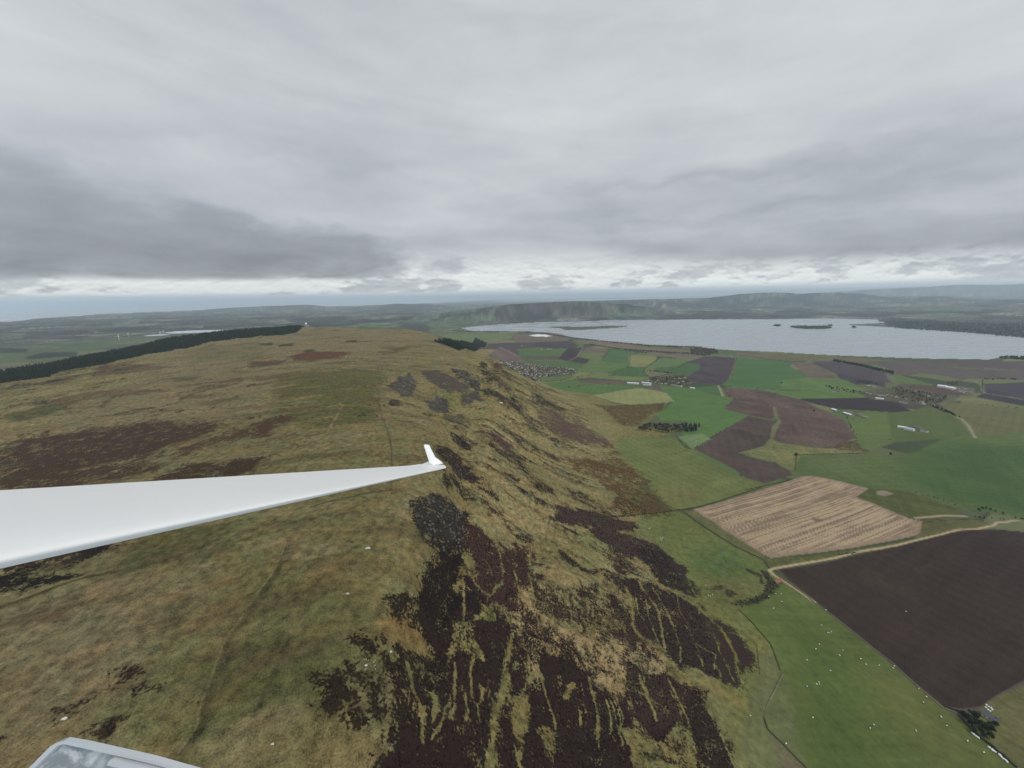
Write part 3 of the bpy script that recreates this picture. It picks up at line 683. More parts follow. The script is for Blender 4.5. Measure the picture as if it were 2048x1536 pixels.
# --- plateau patches
blend('d5', [(0, 380), (200, 340), (450, 325), (720, 350), (780, 380), (710, 450), (700, 700), (500, 720), (350, 780), (250, 770), (0, 600)], (80, 80, 38), 14, .85)
blend('d5', [(480, 560), (620, 560), (640, 650), (520, 700), (420, 690)], (72, 80, 36), 8, .9)
blend('d4', [(940, 940), (1300, 850), (1650, 820), (1400, 1000), (1100, 1120), (850, 1210), (650, 1240), (900, 1050)], (74, 78, 38), 7, .9)
blend('d4', [(1500, 1150), (2048, 1050), (2500, 1000), (2500, 1300), (2100, 1500), (1700, 1400)], (98, 88, 48), 20, .5)
blend('d1', [(1150, 350), (1500, 250), (1650, 400), (1550, 600), (1250, 600)], (104, 86, 52), 16, .5)
blend('d1', [(0, 450), (1000, 150), (1200, 500), (900, 1000), (0, 1500)], (112, 100, 74), 20, .6)
blend('d1', [(1250, 850), (1800, 600), (2300, 700), (2300, 1200), (1500, 1100)], (78, 78, 38), 12, .8)
blend('d2', [(300, 0), (700, 80), (700, 300), (400, 200)], (104, 86, 50), 12, .5)
blend('d2', [(100, 300), (800, 300), (900, 800), (600, 1000), (0, 900)], (84, 82, 42), 12, .6)
blend('c1', [(50, 1150), (350, 1060), (600, 1040), (500, 1100), (250, 1180), (80, 1200)], (66, 74, 44), 10, .85)
blend('c1', [(1300, 850), (1600, 830), (1500, 880)], (66, 70, 42), 8, .8)
blend('c1', [(1500, 620), (2048, 560), (2048, 700), (1500, 720)], (92, 90, 54), 25, .7)
for P_ in ([(320, 1060), (700, 960), (1300, 940), (1300, 960), (900, 990), (500, 1060)], [(1400, 910), (1880, 850), (1900, 880), (1400, 930)], [(800, 740), (1400, 760), (1200, 790), (700, 850)], [(350, 870), (600, 850), (500, 900), (380, 910)]):
    blend('c1', P_, (84, 66, 50), 10, .8)
line('c1', [(780, 1090), (840, 1030), (900, 990), (1150, 980)], 10, (70, 58, 42), amt=.7, wob=1)
line('c1', [(1330, 1060), (1500, 980), (1700, 930), (1850, 900), (1900, 870), (1800, 850), (1300, 880)], 9, (74, 62, 44), amt=.8, wob=1)
line('c1', [(2048, 690), (1700, 740), (1400, 770)], 8, (78, 62, 46), amt=.7, wob=1)
line('c1', [(950, 1130), (1050, 1100), (1200, 1090)], 9, (50, 44, 34), amt=.9, wob=1)
line('c1', [(1200, 1110), (1500, 1100), (2048, 1080)], 6, (76, 62, 44), amt=.8, wob=1)
heather('d4', [(0, 330), (130, 270), (300, 240), (520, 220), (700, 200), (900, 160), (1050, 135), (1180, 150), (1100, 170), (1500, 150), (1640, 150), (1350, 260), (1150, 300), (1100, 360), (900, 400), (700, 440), (500, 490), (300, 520), (0, 560)], (70, 54, 46), 22, .72)
heather('d4', [(1850, 140), (1990, 120), (1960, 150), (1850, 180), (1700, 250), (1500, 300), (1200, 400), (1250, 330), (1400, 270), (1650, 200)], (82, 60, 44), 16, .62)
heather('d4', [(1000, 560), (1300, 430), (1700, 400), (1850, 380), (1700, 470), (1600, 540), (1300, 600), (1000, 620)], (66, 50, 38), 10, .72)
heather('d4', [(0, 480), (400, 500), (900, 420), (1150, 430), (1000, 500), (600, 560), (300, 620), (0, 640)], (72, 56, 44), 10, .62)
heather('d4', [(150, 1040), (400, 1010), (720, 965), (760, 990), (690, 1040), (500, 1110), (300, 1095), (210, 1060)], (34, 28, 28), 5)
heather('d4', [(0, 1120), (250, 1060), (400, 1120), (250, 1170), (0, 1200)], (58, 44, 38), 6, .8)
heather('d4', [(-100, 1240), (100, 1180), (400, 1195), (600, 1175), (450, 1225), (200, 1270), (-100, 1310)], (34, 30, 26), 4, .8)
heather('c2', [(300, 690), (450, 650), (620, 640), (790, 660), (700, 690), (500, 710), (330, 715)], (94, 62, 46), 10, .8)
heather('c2', [(1000, 650), (1250, 610), (1200, 640), (1050, 670)], (92, 70, 48), 10, .55)
heather('c2', [(0, 1220), (150, 1170), (330, 1150), (320, 1190), (180, 1260), (130, 1310), (0, 1320)], (78, 58, 42), 8, .8)
heather('c2', [(0, 720), (300, 700), (200, 750), (0, 760)], (84, 66, 48), 10, .7)
for P_ in ([(760, 555), (830, 550), (830, 570), (770, 570)], [(60, 580), (170, 570), (180, 590), (90, 595)], [(200, 590), (350, 575), (340, 600), (240, 605)], [(420, 635), (510, 625), (500, 645), (430, 650)]):
    heather('c2', P_, (60, 62, 38), 5, .9)
for P_ in ([(800, 860), (900, 820), (950, 850), (880, 920), (770, 960)], [(400, 1100), (500, 1060), (520, 1100), (430, 1150)], [(640, 1270), (820, 1160), (850, 1200), (700, 1320)], [(0, 1290), (50, 1290), (30, 1340), (0, 1340)], [(900, 1000), (1100, 930), (1150, 960), (950, 1060)]):
    heather('d1', P_, (58, 46, 34), 4, .58)
# grassy tracks and old dykes on the plateau
line('d1', [(1440, 0), (1150, 110), (900, 180), (600, 230), (300, 330), (0, 440)], 3.4, (58, 62, 32), amt=.9, wob=.3)
line('d1', [(1990, 0), (1890, 200), (1750, 400), (1560, 680), (1490, 900), (1400, 1130), (1380, 1250), (1260, 1420), (1230, 1536)], 5.0, (62, 60, 34), amt=.85, wob=.15)
line('d1', [(1960, 0), (1860, 200), (1715, 400), (1520, 690), (1450, 900), (1370, 1130), (1350, 1250), (1230, 1420)], 1.1, (128, 118, 80), amt=.4, wob=.15)
line('d1', [(1990, 650), (1930, 850), (1840, 1000), (1760, 1180)], 1.6, (56, 54, 32), amt=.6, wob=.4)
line('d2', [(280, 620), (240, 760), (120, 1000), (40, 1180)], 1.6, (54, 54, 30), amt=.6, wob=.4)
line('d5', [(440, 560), (455, 590), (420, 660), (380, 720), (355, 775)], 2.2, (124, 116, 74), wob=.1, amt=.8)
line('d5', [(0, 600), (380, 590)], 3, (118, 108, 72), wob=.2, amt=.6)
line('d5', [(550, 330), (700, 335), (880, 355), (1000, 340)], 4, (122, 110, 72), wob=.2, amt=.6)
line('d5', [(250, 860), (190, 930), (130, 1030)], 1.8, (70, 60, 36), wob=.2, amt=.8)
line('d5', [(0, 380), (330, 320), (600, 300), (750, 255), (1000, 240), (1250, 230)], 5, (74, 68, 40), wob=.4, amt=.6)
line('d5', [(1150, 850), (1080, 780), (980, 700), (850, 620)], 3, (120, 108, 70), wob=.3, amt=.5)
line('d5', [(1200, 870), (1100, 790), (960, 720)], 3, (66, 60, 36), wob=.4, amt=.7)
line('d5', [(1160, 850), (1300, 960), (1400, 1040), (1500, 1090)], 3, (60, 50, 34), wob=.5, amt=.7)
# --- crags, heather and scree of the corrie and the face
RK = (72, 70, 66)
def rock(c, pts, colr=RK, w=6, top=.9): blend(c, pts, (112, 106, 96), 6, .75); heather(c, pts, colr, w*.8, min(top, .64))
rock('d5', [(780, 460), (850, 385), (920, 365), (965, 420), (940, 525), (860, 520)], (58, 60, 58))
rock('d5', [(990, 350), (1100, 340), (1250, 400), (1350, 470), (1300, 490), (1180, 500), (1090, 440)], (78, 68, 58), 6, .75)
rock('d5', [(1200, 330), (1300, 350), (1400, 430), (1390, 490), (1320, 450), (1250, 390)], (46, 42, 40))
rock('d5', [(1040, 560), (1100, 515), (1170, 540), (1185, 600), (1130, 635), (1060, 610)], (66, 64, 60))
rock('d5', [(1270, 510), (1380, 485), (1410, 540), (1330, 575), (1265, 560)], (70, 66, 60), 5, .8)
rock('d5', [(780, 560), (850, 545), (880, 580), (800, 585)], (60, 52, 40), 4, .7)
rock('d5', [(1160, 660), (1260, 640), (1330, 700), (1230, 740)], (80, 76, 56), 6, .55)
blend('d5', [(1130, 500), (1250, 500), (1290, 480), (1370, 480), (1290, 530), (1230, 600), (1180, 650), (1200, 700), (1060, 660), (1030, 630), (1130, 645), (1195, 600), (1185, 540)], (98, 102, 46), 5, .9)
blend('d5', [(1220, 720), (1300, 620), (1500, 600), (1500, 720), (1350, 760)], (112, 108, 58), 9, .7)
HR = (70, 50, 44); HD = (44, 36, 34); HP = (84, 64, 60)
for P_, cc_ in (([(1100, 885), (1180, 870), (1280, 940), (1330, 990), (1395, 1090), (1370, 1135), (1290, 1090), (1200, 1030), (1150, 960)], (56, 46, 44)), ([(1190, 760), (1250, 785), (1350, 860), (1340, 890), (1240, 850), (1195, 800)], (40, 38, 38)),
                ([(1420, 360), (1460, 350), (1610, 470), (1580, 490)], HR), ([(1460, 280), (1520, 300), (1620, 400), (1590, 410)], HR), ([(1400, 470), (1460, 470), (1650, 580), (1720, 640), (1700, 660), (1560, 580), (1440, 520)], HD),
                ([(1590, 530), (1640, 545), (1720, 600), (1700, 615)], HD), ([(1750, 500), (1800, 510), (1980, 610), (1960, 625), (1850, 570), (1760, 535)], HD), ([(1790, 600), (1900, 620), (1990, 690), (2020, 750), (2048, 800), (1950, 800), (1850, 730), (1800, 660)], HP),
                ([(1400, 270), (1440, 300), (1480, 420), (1400, 350)], HD), ([(1500, 1020), (1560, 1030), (1670, 1085), (1600, 1080)], HR), ([(1440, 930), (1540, 965), (1530, 980)], HR), ([(1680, 1150), (1770, 1180), (1740, 1205)], HD),
                ([(1450, 1270), (1545, 1310), (1530, 1330), (1470, 1300)], HR), ([(1450, 1160), (1480, 1150), (1500, 1180), (1480, 1190)], HD), ([(1720, 1130), (1820, 1100), (1950, 1160), (1900, 1190)], HD), ([(1350, 760), (1500, 780), (1640, 870), (1560, 880), (1400, 800)], HP)):
    heather('d5', P_, cc_, 7, .66)
heather('c3', [(1040, 1410), (1250, 1420), (1500, 1490), (1580, 1536), (1200, 1500)], (88, 66, 40), 8, .7)
heather('c3', [(850, 1150), (1100, 1120), (1300, 1250), (1400, 1340), (1000, 1230)], HP, 12, .62)
# streaks scattered over the whole face
fm = sst(near0, 55, 85)*(1-sst(near0, 228, 244))*(RR < 2600)
stk = SK*1.1+.7*fbm(x/60, y/60, 96, 4)
hm = np.maximum(hm, fm*np.clip(.5+(stk-.30)*1.3, 0, .66))
# pale and mossy streaks down the face, with gully shading put into their colour
ks = (fm*sst(SK, .05, .45)*.6)[:, None]; alb[:] = alb*(1-ks)+A((86, 78, 48))*ks
ks = (fm*sst(-SK, .05, .45)*.55)[:, None]; alb[:] = alb*(1-ks)+A((134, 122, 78))*ks
ks = (fm*sst(fbm(x/40, y/40, 98, 4), .1, .4)*.4)[:, None]; alb[:] = alb*(1-ks)+A((96, 98, 54))*ks
kp = (sst(near0, 232, 246)*(RR < 5000)); n8 = fbm((x+y*.3)/85, (y-x*.2)/22, 99, 5, .6)
ks = (kp*sst(n8, .05, .35)*.7)[:, None]; alb[:] = alb*(1-ks)+A((80, 72, 46))*ks
ks = (kp*sst(-n8, .08, .4)*.55)[:, None]; alb[:] = alb*(1-ks)+A((122, 108, 74))*ks
stp = fbm(x/12, y/18, 97, 4, .6)+.45*nA; pm = sst(near0, 228, 244)*(RR < 5000)
hm = np.maximum(hm, pm*np.clip(.5+(stp-.62)*1.5, 0, .62))
# the burnt and dark heather of the near slope
heather('d3', [(560, 240), (850, 300), (1150, 230), (1300, 640), (1450, 800), (1500, 950), (1180, 1080), (900, 860), (560, 700), (480, 450)], (54, 42, 38), 6, .50)
heather('d3', [(960, 1250), (1700, 1250), (1800, 1650), (950, 1650)], (44, 34, 32), 6, .56)
heather('d7', [(100, 400), (200, 330), (320, 335), (440, 420), (462, 480), (445, 640), (300, 700), (190, 600), (130, 480)], (48, 46, 46), 4, .85)
heather('d2', [(1220, 0), (1460, 0), (1490, 250), (1640, 380), (1700, 420), (1740, 560), (1560, 600), (1640, 740), (1480, 800), (1330, 800), (1180, 640), (1090, 500), (1180, 360), (1200, 180), (1330, 140), (1300, 60)], (38, 30, 28), 4)
heather('d7', [(450, 500), (560, 550), (640, 620), (690, 710), (760, 680), (850, 680), (885, 760), (890, 900), (820, 950), (810, 1020), (740, 1080), (660, 1060), (640, 1000), (560, 960), (500, 880), (520, 800), (490, 720), (450, 640)], (66, 46, 42), 3)
heather('d3', [(1150, 230), (1290, 260), (1420, 300), (1640, 390), (1780, 490), (1960, 600), (2040, 720), (2048, 820), (1990, 1000), (1900, 960), (1760, 900), (1690, 840), (1580, 820), (1470, 730), (1300, 640), (1230, 520), (1220, 380)], (54, 42, 38), 4)
heather('d7', [(1080, 380), (1200, 400), (1340, 420), (1450, 470), (1600, 490), (1620, 530), (1500, 560), (1640, 600), (1780, 660), (1820, 710), (1930, 780), (1950, 850), (2048, 940), (2048, 1010), (1950, 960), (1800, 900), (1740, 880), (1700, 800), (1640, 740),
               (1560, 760), (1530, 830), (1460, 800), (1480, 720), (1420, 650), (1300, 580), (1290, 520), (1100, 500), (1050, 520), (1040, 480), (1090, 440)], (66, 52, 48), 4, .9)
heather('d3', [(1300, 40), (1450, 70), (1600, 150), (1620, 230), (1720, 340), (1700, 390), (1560, 330), (1430, 280), (1390, 170)], (50, 40, 38), 4, .95)
heather('d3', [(570, 240), (620, 300), (720, 360), (880, 420), (1000, 430), (1100, 480), (1200, 520), (1290, 640), (1150, 640), (1040, 560), (900, 560), (820, 560), (740, 520), (640, 470), (580, 440), (560, 340)], (62, 46, 40), 5, .62)
heather('d3', [(720, 40), (800, 60), (900, 160), (1010, 200), (980, 220), (820, 150)], (54, 46, 38), 4, .7)
heather('d3', [(-330, 560), (-180, 640), (-160, 700), (0, 720), (100, 560), (200, 540), (440, 560), (430, 640), (600, 740), (820, 780), (980, 940), (1160, 1060), (1180, 800), (1400, 880), (1600, 950), (1760, 1010), (1760, 1120), (1850, 1300), (1960, 1500), (2060, 1800), (-480, 1800), (-440, 1100), (-430, 980), (-500, 900), (-470, 760), (-400, 660)], (48, 36, 32), 4)
heather('d3', [(1160, 780), (1300, 860), (1500, 930), (1600, 960), (1500, 1200), (1300, 1200), (1180, 1050)], (58, 45, 40), 4, .9)
GY1 = (108, 102, 56); GY2 = (134, 118, 78); GY3 = (88, 88, 40)
for P_, cc_ in (([(430, 1020), (530, 1020), (545, 1200), (540, 1290), (500, 1330), (520, 1600), (480, 1600), (440, 1300), (415, 1180)], GY1), ([(600, 1270), (640, 1240), (680, 1260), (740, 1270), (720, 1400), (740, 1600), (680, 1450), (640, 1350)], GY1),
                ([(1240, 1250), (1330, 1250), (1400, 1340), (1440, 1390), (1500, 1310), (1560, 1230), (1640, 1270), (1690, 1420), (1720, 1650), (1250, 1650), (1200, 1400), (1160, 1320)], GY1),
                ([(380, 450), (460, 430), (560, 450), (640, 500), (760, 560), (900, 640), (1100, 640), (1250, 680), (1400, 740), (1480, 800), (1500, 900), (1400, 910), (1300, 850), (1200, 800), (1180, 900), (1160, 1060), (1120, 1080), (1060, 980), (940, 900),
                  (880, 850), (830, 780), (700, 740), (600, 720), (590, 900), (540, 920), (550, 760), (470, 700), (440, 600), (430, 520)], GY2),
                ([(1480, 810), (1640, 890), (1800, 950), (1960, 1040), (2048, 1100), (2048, 1160), (1960, 1100), (1780, 1010), (1600, 940), (1490, 880)], GY1),
                ([(70, 540), (180, 560), (210, 660), (260, 750), (230, 790), (160, 740), (100, 760), (60, 810), (10, 840), (40, 700), (80, 600)], GY1), ([(220, 420), (270, 400), (310, 450), (310, 510), (250, 520), (200, 480)], (100, 100, 48)),
                ([(70, 60), (140, 60), (165, 160), (130, 240), (110, 300), (80, 360), (60, 320), (90, 240), (65, 160)], GY1), ([(480, 310), (560, 290), (575, 440), (540, 460), (460, 420)], GY2)):
    clear('d3', P_, 2.6, cc_, .44 if cc_ == GY2 else .30)
clear('d2', [(880, 540), (960, 500), (1080, 560), (1180, 680), (1300, 780), (1200, 800), (1100, 700), (980, 640)], 2, (112, 94, 50))
clear('d2', [(1200, 1000), (1240, 1000), (1265, 1120), (1230, 1180), (1205, 1100)], 1.5, GY1)
clear('d2', [(1480, 1060), (1510, 1050), (1525, 1160), (1500, 1190)], 1.5, GY1)
for P_, w_ in (([(100, 240), (105, 380), (110, 540)], 1.6), ([(350, 80), (360, 250), (280, 370), (180, 540)], 2), ([(545, 60), (560, 300), (570, 440)], 3), ([(440, 200), (480, 300), (470, 420)], 2), ([(150, 760), (140, 900), (160, 1050)], 1.6),
               ([(40, 820), (30, 1100), (0, 1180)], 1.8), ([(430, 640), (390, 760), (360, 1000), (320, 1120), (300, 1300), (290, 1600)], 5), ([(610, 880), (660, 1060), (710, 1180), (720, 1260)], 2.5), ([(940, 900), (980, 1050), (1000, 1200), (1010, 1400)], 2.6),
               ([(1130, 1050), (1180, 1200), (1150, 1300)], 2), ([(1230, 1100), (1260, 1220)], 2), ([(1490, 930), (1580, 1100), (1640, 1260)], 2), ([(1290, 900), (1370, 1080), (1410, 1210)], 3), ([(1200, 300), (1240, 440), (1250, 560), (1300, 640)], 6),
               ([(1290, 260), (1330, 330), (1430, 470), (1460, 640), (1470, 740)], 3), ([(1380, 300), (1470, 440), (1530, 600), (1570, 700), (1570, 810)], 2.2), ([(1480, 310), (1700, 440), (1860, 590), (1940, 750), (1990, 920)], 5), ([(830, 950), (790, 1060)], 4),
               ([(700, 460), (720, 560)], 2), ([(900, 450), (920, 540)], 1.5), ([(1600, 560), (1700, 700), (1820, 760), (1810, 860)], 1.2), ([(560, 900), (500, 1000), (460, 1060)], 3), ([(-290, 800), (-260, 1000), (-200, 1150), (-190, 1350)], 1.8), ([(0, 1050), (-60, 1200), (-130, 1330)], 1.6),
               ([(1840, 1300), (1900, 1420), (1960, 1536)], 3), ([(1060, 1060), (1090, 1200), (1080, 1300)], 1.5), ([(880, 1150), (900, 1260)], 1.5)):
    line('d3', P_, w_, GY1, True)
for k_ in range(26):                                     # more of the thin grassy runnels
    u0 = rng.uniform(960, 1440); v0 = rng.uniform(1120, 1420); n_ = 5; L = rng.uniform(60, 150)
    sl_ = (u0-930)/520*.75
    line('f', [(u0+sl_*L*t*.6+rng.normal(0, 3), v0+L*t) for t in np.linspace(0, 1, n_)], rng.uniform(.5, 1.3), GY1, True, wob=.5)
blend('d7', [(900, 680), (1100, 640), (1250, 560), (1450, 640), (1480, 760), (1300, 800), (1100, 760)], (110, 108, 60), 8, .7)
blend('d7', [(600, 400), (800, 380), (1050, 460), (1000, 540), (800, 560), (650, 500)], (128, 116, 74), 12, .7)
blend('d5', [(1000, 1130), (1200, 1100), (1400, 1250), (1300, 1300)], (96, 98, 50), 8, .6)
for P_ in ([(940, 380), (1080, 380), (1060, 480), (960, 490)], [(690, 650), (1000, 640), (990, 760), (820, 760), (700, 700)], [(660, 780), (740, 780), (740, 880), (680, 900)], [(430, 960), (620, 930), (660, 1050), (520, 1160), (440, 1100)], [(620, 1150), (760, 1120), (780, 1220), (640, 1260)], [(760, 920), (900, 880), (930, 1100), (800, 1180), (760, 1050)]):
    heather('d2', P_, (48, 38, 28), 4, .60)
heather('d5', [(930, 1230), (1000, 1200), (1100, 1180), (1180, 1230), (1200, 1400), (1000, 1500), (950, 1350)], (54, 50, 44), 4, .72)
heather('d5', [(1080, 1050), (1220, 1060), (1260, 1120), (1150, 1130)], (56, 46, 34), 3, .7)
# gorse ground

GORSE_P = [('d7', [(1160, 60), (1260, 80), (1480, 60), (1600, 130), (1680, 210), (1690, 240), (1740, 310), (1860, 400), (1740, 430), (1560, 440), (1400, 400), (1500, 350), (1480, 290), (1400, 250), (1340, 200), (1220, 140)]),
           ('c3', [(1230, 985), (1450, 985), (1780, 965), (1760, 1010), (1650, 1060), (1560, 1130), (1450, 1150), (1350, 1060)]),
           ('c4', [(1640, 1320), (1760, 1270), (1830, 1290), (1900, 1350), (1700, 1340)]), ('d7', [(1400, 20), (1480, 0), (1500, 30), (1440, 30)])]
for c_, P_ in GORSE_P: heather(c_, P_, (84, 64, 36), 12, .56)
blend('d7', [(1060, 380), (1340, 380), (1560, 440), (1840, 410), (1700, 440), (1500, 450), (1300, 420)], (122, 104, 70), 6, .6)
for c_, P_, w_ in (('c6', [(1190, 1040), (1240, 1110), (1235, 1170), (1130, 1230), (980, 1260)], 7), ('c6', [(1060, 1010), (1150, 1060), (1180, 1110)], 3), ('c6', [(820, 1160), (900, 1130), (950, 1180)], 5)):
    P3 = px(c_, P_); W_ = np.array([hit(*q) for q in P3])
    for a_, b_ in zip(W_[:-1], W_[1:]):
        d_, _t = seg_dist(WX1, WY1, a_, b_); hm = np.maximum(hm, np.clip(.62-(d_-w_*.5)/8, 0, .62)*(d_ < w_*2))
# the plantation floor
PLANT = [(-160, 790), (0, 766), (102, 751), (127, 741), (228.6, 723), (381, 694), (520, 671), (589, 666), (600, 658), (635, 652.5)]
PLW = np.array([hit(u, v)[:2] for u, v in PLANT])
_tp = np.array([hit(u, v)[:2] for u, v in [(634, 654), (580, 657), (530, 661), (482, 665), (420, 672), (330, 685), (254, 701), (152, 721), (102, 733), (0, 749), (-160, 772)]])
PLANT_W = np.vstack([PLW, _tp*1.05])
field('f', None, (34, 40, 32), 6, W=PLANT_W, rg=.6)
# roads, tracks
TR = (168, 148, 116)
TRK_A = [(310, 825), (330, 810), (420, 795), (560, 770), (760, 735), (900, 700), (1180, 650), (1330, 610), (1480, 575), (1600, 545), (1750, 535), (1840, 515), (1860, 495), (1970, 485), (2100, 490)]
TRK_B = [(310, 825), (350, 860), (430, 910), (520, 970), (620, 1040)]
line('c7', TRK_A, 4.2, TR, wob=.12, soft=.3, rg=.1); line('c7', TRK_B, 4.0, TR, wob=.1, soft=.3, rg=.1)
line('c8', [(620, 410), (830, 570), (1000, 705), (1160, 830), (1330, 990), (1500, 1130), (1600, 1170), (1700, 1280), (1850, 1400), (2000, 1530)], 1.6, (122, 118, 88), wob=.1, amt=.7)
line('c7', [(1310, 465), (1500, 448), (1650, 452)], 5, (160, 138, 108), wob=.1); line('c7', [(1310, 470), (1350, 490), (1330, 570)], 2, (150, 130, 100), wob=.1, amt=.6)
line('c7', [(1240, 275), (1500, 345), (1700, 430), (1800, 470)], 3, (104, 96, 66), wob=.2, amt=.7)
field('c7', [(1040, 280), (1100, 275), (1160, 300), (1090, 315), (1040, 300)], (132, 122, 104), 2)
for c_, P_, w_, cc_, a_ in (('c3', [(470, 530), (620, 605)], 9, (140, 132, 118), .9), ('c3', [(1130, 530), (1080, 605), (1010, 640)], 9, (124, 118, 100), .8), ('c4', [(735, 830), (770, 915)], 6, (150, 146, 124), .9),
                        ('c4', [(320, 890), (385, 960)], 5, (146, 140, 112), .8), ('c4', [(325, 965), (300, 1015)], 5, (146, 140, 112), .6), ('c5', [(1480, 1150), (1520, 1165), (1580, 1220), (1640, 1325)], 6, (140, 138, 112), .9), ('c5', [(900, 780), (910, 830), (950, 860), (1100, 900)], 8, (110, 106, 92), .7),
                        ('c5', [(1640, 850), (1700, 890), (1700, 930), (1720, 950), (2048, 1000)], 9, (120, 116, 98), .8), ('c4', [(890, 570), (850, 730), (830, 760)], 6, (98, 106, 76), .8), ('c4', [(900, 600), (1300, 632), (1560, 640)], 7, (118, 110, 84), .7),
                        ('c4', [(970, 1062), (1110, 1090), (1190, 1112)], 2, (120, 100, 82), .6), ('c4', [(1060, 985), (1165, 998), (1400, 1030)], 2.5, (120, 100, 82), .6), ('c5', [(0, 680), (560, 880), (660, 920)], 5, (96, 92, 70), .5), ('c5', [(160, 1000), (460, 1130)], 4, (120, 108, 84), .8)):
    line(c_, P_, w_, cc_, wob=.1, amt=a_)
# dark boundaries
for c_, P_, w_ in (('c6', [(0, 655), (340, 642), (560, 618), (700, 602), (950, 530), (1190, 448), (1380, 405)], 2.6), ('c6', [(580, 110), (655, 190)], 2), ('c6', [(620, 625), (780, 730), (1000, 870), (1190, 960), (1220, 1010)], 1.6), ('c6', [(1410, 240), (1400, 350)], 3), ('c4', [(1350, 1378), (1900, 1362)], 4),
                   ('c3', [(820, 800), (1060, 765), (1230, 738), (1300, 735)], 5), ('c3', [(1300, 735), (1620, 770)], 4), ('c3', [(1230, 735), (1080, 715)], 4), ('c4', [(620, 880), (740, 905)], 5), ('c4', [(1300, 868), (1450, 870)], 6), ('c8', [(100, 455), (180, 530), (320, 690), (380, 860)], 1.2),
                   ('c8', [(270, 1180), (300, 1270), (400, 1370), (560, 1536)], 1.8), ('c8', [(0, 560), (120, 600), (220, 700), (240, 900)], 1.2), ('c8', [(345, 185), (430, 262), (560, 350)], 1.2), ('c5', [(0, 925), (240, 928)], 4), ('c7', [(1350, 500), (1480, 480), (1700, 470), (1800, 490)], 2)):
    line(c_, P_, w_, (52, 56, 36), wob=.25, amt=.85)
line('c8', [(400, 890), (350, 990), (290, 1110), (270, 1180)], .9, (150, 148, 128), wob=.1, amt=.6)
# bare ground round the villages
VILL = [(470, 650), (520, 640), (620, 648), (740, 665), (850, 680), (1000, 690), (1090, 715), (1050, 735), (950, 747), (780, 765), (640, 748), (540, 710)]
field('c3', VILL, (74, 76, 62), 8, var=.3)
field('c4', [(190, 760), (320, 760), (460, 740), (520, 800), (430, 845), (200, 830)], (70, 76, 56), 6, var=.2)
field('c5', [(620, 930), (740, 930), (900, 905), (1100, 900), (1280, 940), (1420, 990), (1290, 1060), (1100, 1050), (960, 1020), (760, 1000)], (74, 76, 60), 5, var=.2)
field('c5', [(1320, 885), (1470, 890), (1640, 910), (1620, 960), (1440, 930)], (104, 96, 90), 4, var=.2)
field('c3', [(700, 437), (760, 428), (830, 430), (880, 442), (840, 447), (740, 444)], (214, 218, 222), 3, var=.04)
for i_, I in enumerate(ISLES_W):
    ix = np.nonzero(inside(x, y, I))[0]; alb[ix] = A((70, 82, 62) if i_ == 0 else (40, 48, 40))*(1+.3*nB[ix])[:, None]
ix = np.nonzero(LOCHM.ravel() | SEAM.ravel())[0]; alb[ix] = A((60, 62, 60))
gr_ = (alb @ np.array([.3, .55, .15]))[:, None]; hk_ = (hillm*.15)[:, None]; alb[:] = (alb*(1-hk_)+gr_*hk_)*(1+.10*hillm[:, None])*(1+hillm[:, None]*np.array([.05, .0, -.03]))
sp_ = fbm(x/13, y/13, 121, 4, .62)*.34+nC*.22+fbm(x/45, y/30, 122, 3)*.22+SK*.30
hm = np.where(hm > .02, np.minimum(hm, .84)-sp_*1.1*np.where(RR < 1500, 1., .8), hm)
alb = np.clip(alb, .004, .9); hm = np.clip(hm, 0, 1)

# ------------------------------------------------------------------ materials
def material(name, fn=None, color=None, rough_=.8, **k):
    m = bpy.data.materials.new(name); m.use_nodes = True; t = m.node_tree; b = t.nodes['Principled BSDF']; gg = NG(t)
    b.inputs['Roughness'].default_value = rough_; b.inputs['Specular IOR Level'].default_value = k.get('spec', .3)
    if color is not None:
        c_ = lin(color) if max(color) > 1 else np.array(color)
        if k.get('var', .12):
            tcn = gg.n('ShaderNodeTexCoord'); ns = gg.noise(tcn.outputs['Object'], k.get('scale', .6), 5, .6)
            oi = gg.n('ShaderNodeObjectInfo'); v = k.get('var', .12)
            f_ = gg.m('ADD', gg.m('MULTIPLY', gg.m('SUBTRACT', ns, .5), v*4), gg.m('ADD', 1.0-v*.5, gg.m('MULTIPLY', oi.outputs['Random'], v)))
            sc = gg.n('ShaderNodeVectorMath', operation='SCALE'); sc.inputs[0].default_value = list(c_); t.links.new(f_, sc.inputs['Scale'])
            t.links.new(sc.outputs[0], b.inputs['Base Color'])
        else: b.inputs['Base Color'].default_value = (*c_, 1)
    if fn: fn(gg, t, b)
    return m


